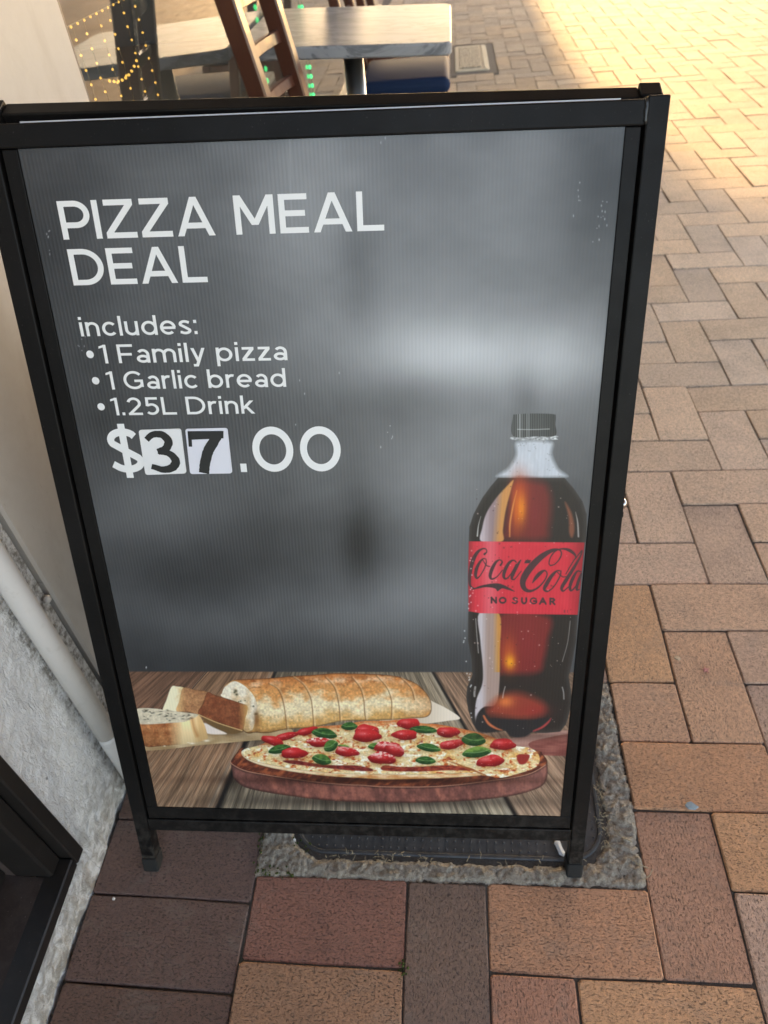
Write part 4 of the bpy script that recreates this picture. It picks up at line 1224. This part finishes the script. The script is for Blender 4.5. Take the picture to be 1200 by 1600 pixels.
poly(z7([(280, 1035), (450, 1040), (640, 1045), (790, 1030), (860, 1040), (700, 1140), (600, 1202), (470, 1202), (420, 1145), (340, 1090)]), c8(42, 40, 42), 4)
stroke([(x, y, w_) for (x, y), w_ in zip(z7([(215, 1010), (260, 1080), (330, 1125), (385, 1142)]), (3, 4, 3, 1.2))], c8(206, 110, 72), 2.4, .9)
stroke([(x, y, w_) for (x, y), w_ in zip(z7([(680, 1150), (760, 1115), (820, 1065), (845, 1030)]), (2, 3.4, 3, 1.2))], c8(176, 66, 66), 2.4, .9)
for P, w_ in (([(140, 100), (150, 250), (165, 420)], 1.5), ([(135, 740), (128, 790), (128, 825)], 3.2), ([(415, 735), (400, 790), (392, 840)], 1.6), ([(1025, 120), (1000, 320), (950, 500)], 1.0), ([(950, 740), (962, 790), (965, 850)], 1.8)):
    stroke([(x, y, w_) for x, y in z7(P)], c8(206, 202, 200), 1.4, .6)
# label
lab = z6([(75, 95), (600, 99), (1160, 105), (1140, 300), (1095, 782), (600, 776), (180, 768), (72, 750), (68, 400)])
poly(lab, lambda X, Y, d: mixc(mixc(c8(206, 48, 62), c8(216, 60, 72), fbm(X / 20, Y / 20, 2)), c8(226, 108, 118), np.exp(-((X - 766) / 13) ** 2) * .75) * (1 - .20 * np.exp(-((X - 733) / 6) ** 2) - .22 * np.clip((X - 885) / 22, 0, 1))[..., None], 1.1, False)
INK = c8(70, 50, 53)
def sc(P): stroke([(720 + x / 6, 830 + y / 6, w_ / 6) for x, y, w_ in P], INK, .8, .95)
sc([(222, 215, 20), (243, 192, 10), (232, 166, 10), (195, 168, 16), (150, 205, 30), (112, 280, 36), (90, 370, 32), (82, 450, 26), (88, 510, 18), (120, 535, 12)])
poly(z6([(100, 548), (180, 512), (280, 492), (350, 489), (420, 512), (505, 564), (440, 548), (385, 536), (345, 562), (320, 536), (240, 524), (150, 540)]), INK, .8)
sc([(236, 262, 8), (210, 258, 12), (178, 290, 22), (148, 350, 30), (138, 410, 28), (150, 440, 18), (178, 420, 10), (215, 360, 10), (238, 300, 10), (236, 264, 8)]); sc([(205, 270, 8), (240, 320, 9), (272, 330, 8)])
sc([(372, 318, 18), (388, 288, 14), (362, 268, 12), (325, 295, 24), (290, 360, 32), (275, 420, 28), (292, 448, 16), (340, 425, 10), (390, 365, 8)])
sc([(520, 290, 10), (490, 272, 14), (450, 300, 26), (412, 370, 32), (402, 425, 26), (425, 446, 14), (470, 400, 11), (520, 310, 12)]); sc([(560, 272, 12), (530, 320, 26), (490, 400, 30), (478, 442, 22), (505, 448, 10), (565, 375, 8)])
poly(z6([(607, 270), (660, 270), (645, 300), (594, 300)]), INK, .8, False)
sc([(840, 322, 10), (885, 305, 10), (930, 250, 12), (942, 200, 12), (915, 172, 16), (850, 182, 34), (760, 235, 52), (670, 320, 62), (605, 410, 62), (580, 480, 54), (598, 540, 40), (650, 560, 24), (720, 530, 16), (785, 460, 12), (808, 400, 12), (785, 368, 14), (740, 395, 34), (700, 440, 30), (670, 485, 6)])
sc([(840, 322, 10), (826, 298, 10), (845, 235, 11), (895, 180, 12), (960, 165, 16), (1020, 180, 30), (1065, 215, 22), (1078, 245, 8)])
sc([(938, 372, 10), (900, 372, 16), (850, 420, 32), (800, 500, 36), (782, 545, 24), (815, 562, 14), (870, 520, 11), (925, 430, 12), (938, 374, 10)]); sc([(905, 385, 8), (950, 425, 9), (985, 425, 8)])
sc([(1070, 262, 8), (1105, 215, 10), (1135, 182, 14), (1120, 235, 16), (1060, 340, 28), (985, 460, 34), (945, 530, 28), (960, 560, 14), (1010, 520, 9)]); sc([(985, 400, 9), (1030, 320, 10), (1080, 240, 10)])
sc([(1125, 380, 12), (1090, 375, 16), (1050, 440, 30), (1022, 520, 28), (1035, 556, 16), (1080, 510, 11), (1120, 430, 10)]); sc([(1128, 400, 20), (1098, 480, 28), (1085, 545, 20), (1110, 545, 9)])
def bold(P, w_=17): stroke([(720 + x / 6, 830 + y / 6, w_ / 6) for x, y in P], INK, .8, .95)
def ln(*P):           # straight segments
    for a, b in zip(P, P[1:]): bold([a, b])
ln((288, 670), (288, 622), (330, 670), (330, 622))
bold([(392 + 28 * math.cos(a), 647 + 24 * math.sin(a)) for a in np.linspace(0, 6.283, 13)])
bold([(528, 632), (508, 623), (490, 632), (508, 646), (530, 660), (510, 676), (484, 668)], 13)
bold([(573, 626), (573, 660), (592, 677), (612, 660), (612, 626)])
bold([(705, 636), (680, 625), (656, 640), (656, 664), (682, 678), (708, 668), (706, 654)], 13); ln((708, 654), (684, 654))
ln((740, 680), (768, 628), (796, 680)); ln((752, 662), (786, 662))
ln((838, 682), (838, 630), (866, 632), (876, 644), (862, 658), (840, 658)); ln((858, 660), (878, 684))
for x in (968, 975, 998): stroke([(720 + x / 6, 830 + 740 / 6, 1), (720 + x / 6, 830 + 758 / 6, 1)], INK, .9, .6)
# condensation on the bottle
for k_ in range(190):
    y = random.uniform(760, 1140); x = random.uniform(735, 900 - (y - 760) * .04)
    s = random.choice((.5, .6, .7, .9, 1.2)); dk = random.random() < .5
    soft(x, y, s, s, c8(60, 34, 32) if dk else c8(232, 206, 200), .55 if dk else .6)
for k_ in range(26):
    t = random.random(); soft(731 + random.gauss(0, 1.2) + 6 * math.sin(t * 9), 860 + t * 270, 1.0, 1.1, c8(224, 226, 228), .8)
# scuffs on the sheet
for x, y, n_, sp in ((935, 345, 14, 18), (905, 300, 6, 16), (75, 370, 7, 14), (600, 215, 3, 6), (230, 1043, 2, 3), (130, 536, 6, 8), (610, 672, 5, 14), (470, 660, 3, 30), (530, 585, 1, 2)):
    for k_ in range(n_):
        soft(x + random.gauss(0, sp * .5), y + random.gauss(0, sp), random.uniform(.5, .8), random.uniform(.6, 2.2), c8(214, 218, 220), .75)
IMG = np.clip((IMG - .42) * 1.09 + .435, 0, 1)
img = bpy.data.images.new('poster_print', TWD, THT, alpha=False, float_buffer=False)
img.colorspace_settings.name = 'sRGB'
buf = np.ones((THT, TWD, 4), np.float32); buf[..., :3] = IMG
img.pixels.foreach_set(buf.ravel()); img.update(); img.pack()
k = NM('printed_fluted_sheet')
uv = k.n('ShaderNodeUVMap').outputs[0]
tx = k.n('ShaderNodeTexImage', {'Vector': uv}, image=img, interpolation='Cubic', extension='EXTEND')
su = k.n('ShaderNodeSeparateXYZ', {'Vector': uv}).outputs[0]
flute = k.math('SINE', k.math('MULTIPLY', su, 2 * math.pi * SW / .0040))
fl = k.math('ADD', k.math('MULTIPLY', flute, .024), .98)
cc = k.n('ShaderNodeCombineColor', {0: fl, 1: fl, 2: fl}).outputs[0]
k.set(Base_Color=k.mix(1.0, tx.outputs[0], cc, 'MULTIPLY'), Roughness=.40, Normal=k.bump(flute, .13, .0004))
k.b.inputs['Specular IOR Level'].default_value = .35
M_PRINT = k.m
nx, ny = 12, 14
V = [W(SW * i / nx, SH * j / ny, 0) for i in range(nx + 1) for j in range(ny + 1)]
F = [(i * (ny + 1) + j, (i + 1) * (ny + 1) + j, (i + 1) * (ny + 1) + j + 1, i * (ny + 1) + j + 1) for i in range(nx) for j in range(ny)]
poster = pyd('poster', V, F, M_PRINT, board)
ul = poster.data.uv_layers.new(name='UVMap')
for lp in poster.data.loops:
    i, j = divmod(lp.vertex_index, ny + 1)
    ul.data[lp.index].uv = (i / nx, j / ny)
# the raw white top edge of the sheet in its slot
sbox('sheet_edge', .004, .580, .8664, .8900, -.0105, -.0068, M_CARD, .0003, board)

# ---- lettering (thin vinyl, stroke-built geometric sans)
def arc(cx, cy, rx, ry, a0, a1, n=18):
    return [(cx + rx * math.cos(R(a0 + (a1 - a0) * i / n)), cy + ry * math.sin(R(a0 + (a1 - a0) * i / n))) for i in range(n + 1)]
def para(x0, y0, x1, y1, th, cut='h'):
    """straight bar between two heights, ends cut level"""
    L_ = math.hypot(x1 - x0, y1 - y0); hw = th * L_ / abs(y1 - y0) / 2
    return [(x0 - hw, y0), (x0 + hw, y0), (x1 + hw, y1), (x1 - hw, y1)]
def glyph(ch, th):
    """-> (list of ('s', polyline) / ('p', polygon)), advance"""
    h = th / 2; X = .735; g = []
    s = lambda *p: g.append(('s', list(p)))
    p = lambda P: g.append(('p', P))
    if ch == 'P':
        yb = .37; ry = (1 - h - yb) / 2; s((h, 0), (h, 1)); g.append(('s', [(h, 1 - h), (.40, 1 - h)] + arc(.40, yb + ry, .30, ry, 90, -90)[1:] + [(h, yb)])); return g, .74
    if ch == 'I': s((h, 0), (h, 1)); return g, th
    if ch == 'Z': s((.03, 1 - h), (.76, 1 - h)); s((0, h), (.78, h)); p([(.76 - th * 1.35, 1 - th), (.76, 1 - th), (th * 1.30, th), (0, th)]); p([(.76 - th * 1.35, 1 - th), (.76, 1 - th), (.76, 1 - h), (.7, 1 - h)]); return g, .78
    if ch == 'A': p(para(h * 1.1, 0, .475, 1, th)); p(para(.95 - h * 1.1, 0, .475, 1, th)); s((.19, .27), (.76, .27)); return g, .95
    if ch == 'M': s((h, 0), (h, 1)); s((.98 - h, 0), (.98 - h, 1)); p(para(h * 1.15, 1, .49, .24, th)); p(para(.98 - h * 1.15, 1, .49, .24, th)); return g, .98
    if ch == 'E': s((h, 0), (h, 1)); s((h, 1 - h), (.70, 1 - h)); s((h, .51), (.64, .51)); s((h, h), (.71, h)); return g, .71
    if ch == 'F': s((h, 0), (h, 1)); s((h, 1 - h), (.69, 1 - h)); s((h, .47), (.62, .47)); return g, .68
    if ch == 'L': s((h, 0), (h, 1)); s((h, h), (.66, h)); return g, .66
    if ch == 'D': s((h, 0), (h, 1)); g.append(('s', [(h, 1 - h), (.36, 1 - h)] + arc(.36, .5, .50 - h + .02, .5 - h, 90, -90, 26)[1:] + [(h, h)])); return g, .88
    if ch == 'G': g.append(('s', arc(.48, .5, .48 - h, .5 - h, 42, 320, 30) + [(.90 - h, .16)])); s((.50, .46), (.90, .46)); s((.90 - h, .50), (.90 - h, .12)); return g, .94
    if ch in 'nmhr':
        s((h, 0), (h, X))
        if ch == 'r': g.append(('s', arc(.30, X - h - .25, .30 - h, .25, 175, 70, 12))); return g, .37
        w_ = .60 if ch == 'n' else .58
        for k_ in range(2 if ch == 'm' else 1):
            xl, xr = h + k_ * (w_ - th), w_ - h + k_ * (w_ - th); rx = (xr - xl) / 2
            g.append(('s', arc((xl + xr) / 2, X - h - rx, rx, rx, 180, 0) + [(xr, 0)]))
        return g, (w_ if ch == 'n' else 2 * w_ - th)
    if ch == 'u': s((.60 - h, 0), (.60 - h, X)); rx = (.60 - th) / 2; g.append(('s', [(h, X)] + arc(.30, h + rx, rx, rx, 180, 360))); return g, .60
    if ch == 'i': s((h, 0), (h, X)); s((h, .86), (h, .86 + th * 1.1)); return g, th
    if ch == 'l': s((h, 0), (h, 1.02)); return g, th
    if ch == 'c': g.append(('s', arc(.34, X / 2, .34 - h, X / 2 - h, 42, 318, 26))); return g, .62
    if ch == 'o': g.append(('s', arc(.36, X / 2, .36 - h, X / 2 - h, 0, 360, 32))); return g, .72
    if ch in 'dbp':
        g.append(('s', arc(.35, X / 2, .35 - h, X / 2 - h, 0, 360, 32)))
        x = {'d': .70 - h, 'b': h, 'p': h}[ch]
        s((x, -.26), (x, X)) if ch == 'p' else s((x, 0), (x, 1.02))
        return g, .70
    if ch == 'e': g.append(('s', arc(.35, X / 2, .35 - h, X / 2 - h, 0, 312, 28))); s((h, X / 2 - .01), (.70 - h * .3, X / 2 - .01)); return g, .70
    if ch == 's': g.append(('s', [(.47, X - .13)] + arc(.27, X - .20, .19, .20 - h, 50, 200, 12) + [(.28, X / 2)] + arc(.27, .195, .20, .195 - h, 20, -140, 12) + [(.05, .12)])); return g, .52
    if ch == 'a':
        s((.58 - h, 0), (.58 - h, .44)); g.append(('s', [(.58 - h, .44)] + arc(.30, .44, .28 - h, X - h - .44, 0, 145, 14)))
        g.append(('s', arc(.28, .215, .28 - h, .215 - h, 0, 360, 26))); return g, .58
    if ch == 'y': p(para(.30, 0, h * 1.05, X, th)); p(para(.20, -.25, .62 - h * 1.05, X, th)); s((.06, -.25 + h), (.24, -.25 + h)); return g, .62
    if ch == 'z': s((.03, X - h), (.54, X - h)); s((.02, h), (.56, h)); p([(.54 - th * 1.5, X - th), (.54, X - th), (th * 1.5, th), (.02, th)]); return g, .56
    if ch == 'k': s((h, 0), (h, 1.02)); p(para(h + .02, .26, .50, X, th)); p(para(.24, .40, .54, 0, th)); return g, .60
    if ch == '1': s((.26, 0), (.26, 1)); p([(.0, .80), (.02, .92), (.26, 1.0), (.26, .87)]); return g, .26 + h
    if ch == '2': g.append(('s', arc(.33, .68, .30 - h * .6, .32 - h, 165, -38, 20) + [(.10, h * 1.2)])); s((.02, h), (.68, h)); return g, .68
    if ch == '5': s((.12, 1 - h), (.62, 1 - h)); s((.145, 1), (.125, .50)); g.append(('s', [(.12, .545)] + arc(.32, .33, .33 - h, .33 - h, 118, -140, 24))); return g, .66
    if ch == '0': g.append(('s', arc(.48, .5, .48 - h, .5 - h, 0, 360, 40))); return g, .96
    if ch == '.': s((th * .6, 0), (th * .6, th * 1.2)); return g, th * 1.2
    if ch == ':': s((th * .6, 0), (th * .6, th * 1.2)); s((th * .6, X - th * 1.2), (th * .6, X)); return g, th * 1.2
    if ch == '*': p(arc(.16, .42, .13, .13, 0, 360, 18)[:-1]); return g, .32
    if ch == '$':
        g.append(('s', [(.62, .82)] + arc(.37, .74, .29, .26 - h, 45, 205, 16) + [(.37, .50)] + arc(.37, .255, .31, .255 - h, 30, -140, 18) + [(.04, .20)]))
        s((.37, -.12), (.37, 1.10)); return g, .76
    return g, .36
def stroke_poly(P, th):
    P = [Vector((x, y)) for x, y in P]
    closed = len(P) > 3 and (P[0] - P[-1]).length < 1e-6
    Lp, Rp = [], []
    n = len(P)
    for i in range(n):
        if closed:
            d0 = (P[i] - P[i - 1 if i else n - 2]).normalized(); d1 = (P[(i + 1) if i < n - 1 else 1] - P[i]).normalized()
        else:
            d0 = (P[i] - P[max(i - 1, 0)]); d1 = (P[min(i + 1, n - 1)] - P[i])
            d0 = d0.normalized() if d0.length > 1e-9 else d1.normalized()
            d1 = d1.normalized() if d1.length > 1e-9 else d0
        nrm = Vector((-(d0 + d1).y, (d0 + d1).x)).normalized()
        k_ = th / 2 / max(.5, nrm.dot(Vector((-d0.y, d0.x))))
        Lp.append(P[i] + nrm * k_); Rp.append(P[i] - nrm * k_)
    return Lp, Rp
def lettering(txt, s0, t0, cap, s1, th, sp, name='letter', words=.34):
    """lay out txt one letter object at a time; scaled so its ink spans s0..s1"""
    x = 0; items = []
    for ch in txt:
        if ch == ' ': x += words; continue
        g, adv = glyph(ch, th); items.append((x, g)); x += adv + sp
    kx_ = (s1 - s0) / (x - sp)
    for x0_, g in items:
        bm = bmesh.new()
        for cnt, (typ, P) in enumerate(g):
            n_ = .00035 + .00002 * cnt
            def put(px_, py_): return bm.verts.new(W(s0 + (x0_ + px_) * kx_, t0 + py_ * cap, n_))
            if typ == 'p': bm.faces.new([put(*v) for v in P])
            else:
                Lp, Rp = stroke_poly(P, th)
                a = [put(*v) for v in Lp]; b = [put(*v) for v in Rp]
                for i in range(len(a) - 1): bm.faces.new((a[i], b[i], b[i + 1], a[i + 1]))
        for f in bm.faces: f.normal_update()
        bmesh.ops.reverse_faces(bm, faces=[f for f in bm.faces if Vector(f.normal).dot(Vector(SN)) < 0])
        me = bpy.data.meshes.new(name); bm.to_mesh(me); bm.free()
        mesh_obj(name, me, M_VINYL, poster)
lettering('PIZZA MEAL', .0282, .7818, .0363, .3575, .150, .12, words=.40)
lettering('DEAL', .0293, .7367, .0358, .1727, .150, .12)
lettering('includes:', .0265, .6838, .0203, .1550, .135, .13)
for (b, l1, r1, y, tx_) in ((.0322, .0428, .2492, .6541, '1 Family pizza'), (.0327, .0450, .2453, .6249, '1 Garlic bread'), (.0331, .0446, .2072, .5952, '1.25L Drink')):
    lettering(tx_, l1, y, .0203, r1, .135, .13)
    bm = bmesh.new(); bm.faces.new([bm.verts.new(W(b + .0042 * math.cos(a), y + .0102 + .0042 * math.sin(a), .0004)) for a in np.linspace(0, 2 * math.pi, 20)[:-1]]); bm_obj('bullet', bm, M_VINYL, poster)
lettering('$', .0325, .5258, .0540, .0718, .160, .1)
lettering('.', .1831, .5255, .0540, .1918, .16, .1)
lettering('0', .2000, .5255, .0543, .2470, .165, .1); lettering('0', .2548, .5255, .0540, .3012, .165, .1)
# taped-on price cards
def card(cor, mat, n):
    c = np.array(cor); ctr = c.mean(0); P = []
    for i in range(4):
        p0, p1, p2 = c[i - 1], c[i], c[(i + 1) % 4]
        a = p1 + (p0 - p1) / np.linalg.norm(p0 - p1) * .0035; b = p1 + (p2 - p1) / np.linalg.norm(p2 - p1) * .0035
        for t in np.linspace(0, 1, 6): P.append((1 - t) ** 2 * a + 2 * t * (1 - t) * p1 + t * t * b)
    bm = bmesh.new()
    lo_ = [bm.verts.new(W(p_[0], p_[1], .0006)) for p_ in P]; hi_ = [bm.verts.new(W(p_[0], p_[1], n)) for p_ in P]
    for i in range(len(P)): bm.faces.new((lo_[i], lo_[(i + 1) % len(P)], hi_[(i + 1) % len(P)], hi_[i]))
    bm.faces.new(hi_)
    return bm_obj('price_card', bm, mat, board)
c3 = card([(.0718, .578), (.1211, .5792), (.1197, .5248), (.0708, .5233)], M_CARD, .0018)
c7 = card([(.1260, .5788), (.1745, .5793), (.1737, .5244), (.1240, .524)], M_CARD2, .0018)
c3['label'] = 'off-white card with a rough black 3'; c7['label'] = 'bluish white card with a bold black 7'
bm = bmesh.new()
def ribbon(bm, P, n):
    """variable width (x,y,w)"""
    P = np.array(P); out = []
    for i in range(len(P) - 1):
        p0, p1, p2, p3 = P[max(i - 1, 0)], P[i], P[i + 1], P[min(i + 2, len(P) - 1)]
        for k_ in range(6):
            t = k_ / 6
            out.append(.5 * ((2 * p1) + (-p0 + p2) * t + (2 * p0 - 5 * p1 + 4 * p2 - p3) * t * t + (-p0 + 3 * p1 - 3 * p2 + p3) * t ** 3))
    out.append(P[-1]); out = np.array(out)
    dd = np.gradient(out[:, :2], axis=0); dd /= np.linalg.norm(dd, axis=1)[:, None]
    a = []; b = []
    for (x, y, w_), d in zip(out, dd):
        j_ = random.uniform(-.0003, .0003)
        a.append(bm.verts.new(W(x - d[1] * (w_ / 2 + j_), y + d[0] * (w_ / 2 + j_), n))); b.append(bm.verts.new(W(x + d[1] * (w_ / 2 - j_), y - d[0] * (w_ / 2 - j_), n)))
    for i in range(len(a) - 1): bm.faces.new((a[i], a[i + 1], b[i + 1], b[i]))
def zc(x, y):      # drawing coords of the price-card close-up
    return to_st(60 + x / 2.069, 270 + y / 2.069)
def to_st(x, y):
    u, v = to_tex(x, y); return u / TWD * SW, v / THT * SH
def rib(P, sc_=.00036): return [(*zc(x, y), w_ * sc_) for x, y, w_ in P]
ribbon(bm, rib([(352, 862, 18), (372, 845, 20), (402, 846, 24), (422, 866, 27), (414, 890, 24), (388, 901, 20)]), .0022)
ribbon(bm, rib([(388, 899, 18), (424, 906, 22), (446, 930, 28), (434, 952, 26), (405, 958, 22), (368, 947, 18)]), .00225)
bm_obj('digit', bm, M_INK, c3)
bm = bmesh.new()
for P in ([(484, 834), (600, 833), (600, 857), (489, 862)], [(484, 834), (496, 834), (499, 884), (488, 884)]):
    bm.faces.new([bm.verts.new(W(*zc(x, y), .0022)) for x, y in P])
ribbon(bm, rib([(582, 846, 30), (568, 868, 32), (550, 900, 33), (541, 935, 33), (537, 969, 33)]), .00228)
bm_obj('digit', bm, M_INK, c7)

# ------------------------------------------------------------------ litter on the ground
def flake(name, x, y, z, pts, h, mat, label, cat):
    bm = bmesh.new()
    lo_ = [bm.verts.new((px_, py_, 0)) for px_, py_ in pts]
    hi_ = [bm.verts.new((px_ * .85, py_ * .85, h * random.uniform(.6, 1.3))) for px_, py_ in pts]
    n_ = len(pts)
    for i in range(n_): bm.faces.new((lo_[i], lo_[(i + 1) % n_], hi_[(i + 1) % n_], hi_[i]))
    t = bm.verts.new((0, 0, h * 1.2))
    for i in range(n_): bm.faces.new((hi_[i], hi_[(i + 1) % n_], t))
    bm.faces.new(lo_[::-1])
    o = bm_obj(name, bm, mat, None, label=label, cat=cat)
    o.location = (x, y, z)
    return o
flake('paper_scrap', -.121, -.176, -.002, [(-.004, .012), (.001, .013), (.004, .006), (.006, -.002), (.010, -.010), (.006, -.015), (.000, -.012), (-.003, -.003), (-.006, .005)], .004, M_PAPER, 'torn white scrap on the black lid beside the right leg', 'litter')
flake('paper_scrap', .090, -.109, .001, [(-.010, .001), (-.006, .006), (.001, .008), (.006, .003), (.011, -.001), (.004, -.006), (-.006, -.005)], .002, M_BLUE, 'blue-grey scrap pressed flat on the paving at right', 'litter')
flake('fallen_leaf', .174, .144, .001, [(0, .008), (.002, .002), (.008, .003), (.003, -.001), (.005, -.008), (0, -.003), (-.005, -.006), (-.003, 0), (-.008, .002), (-.002, .002)], .0012, M_PINK, 'tiny pink star shaped leaf on a paver', 'leaf')
flake('fallen_leaf', .130, .169, .001, [(-.006, .000), (-.002, .006), (.005, .004), (.007, -.002), (.001, -.006)], .002, M_TAN, 'small tan leaf crumb beside a paver joint', 'leaf')
for k_, (x, y, z, lab_) in enumerate(((-.790, -.279, .010, 'white crumb on the damp pavers near the wall'), (-.776, -.175, .009, 'pale crumb in front of the wall base beside the left leg'), (-.53, -.180, .001, 'white chip on the paver under the bottom rail'))):
    flake('crumb', x, y, z, [(-.002, .001), (0, .0025), (.0025, .001), (.002, -.002), (-.001, -.002)], .0015, M_PAPER, lab_, 'crumb')
print('bricks', nb, 'far faces', len(sF))
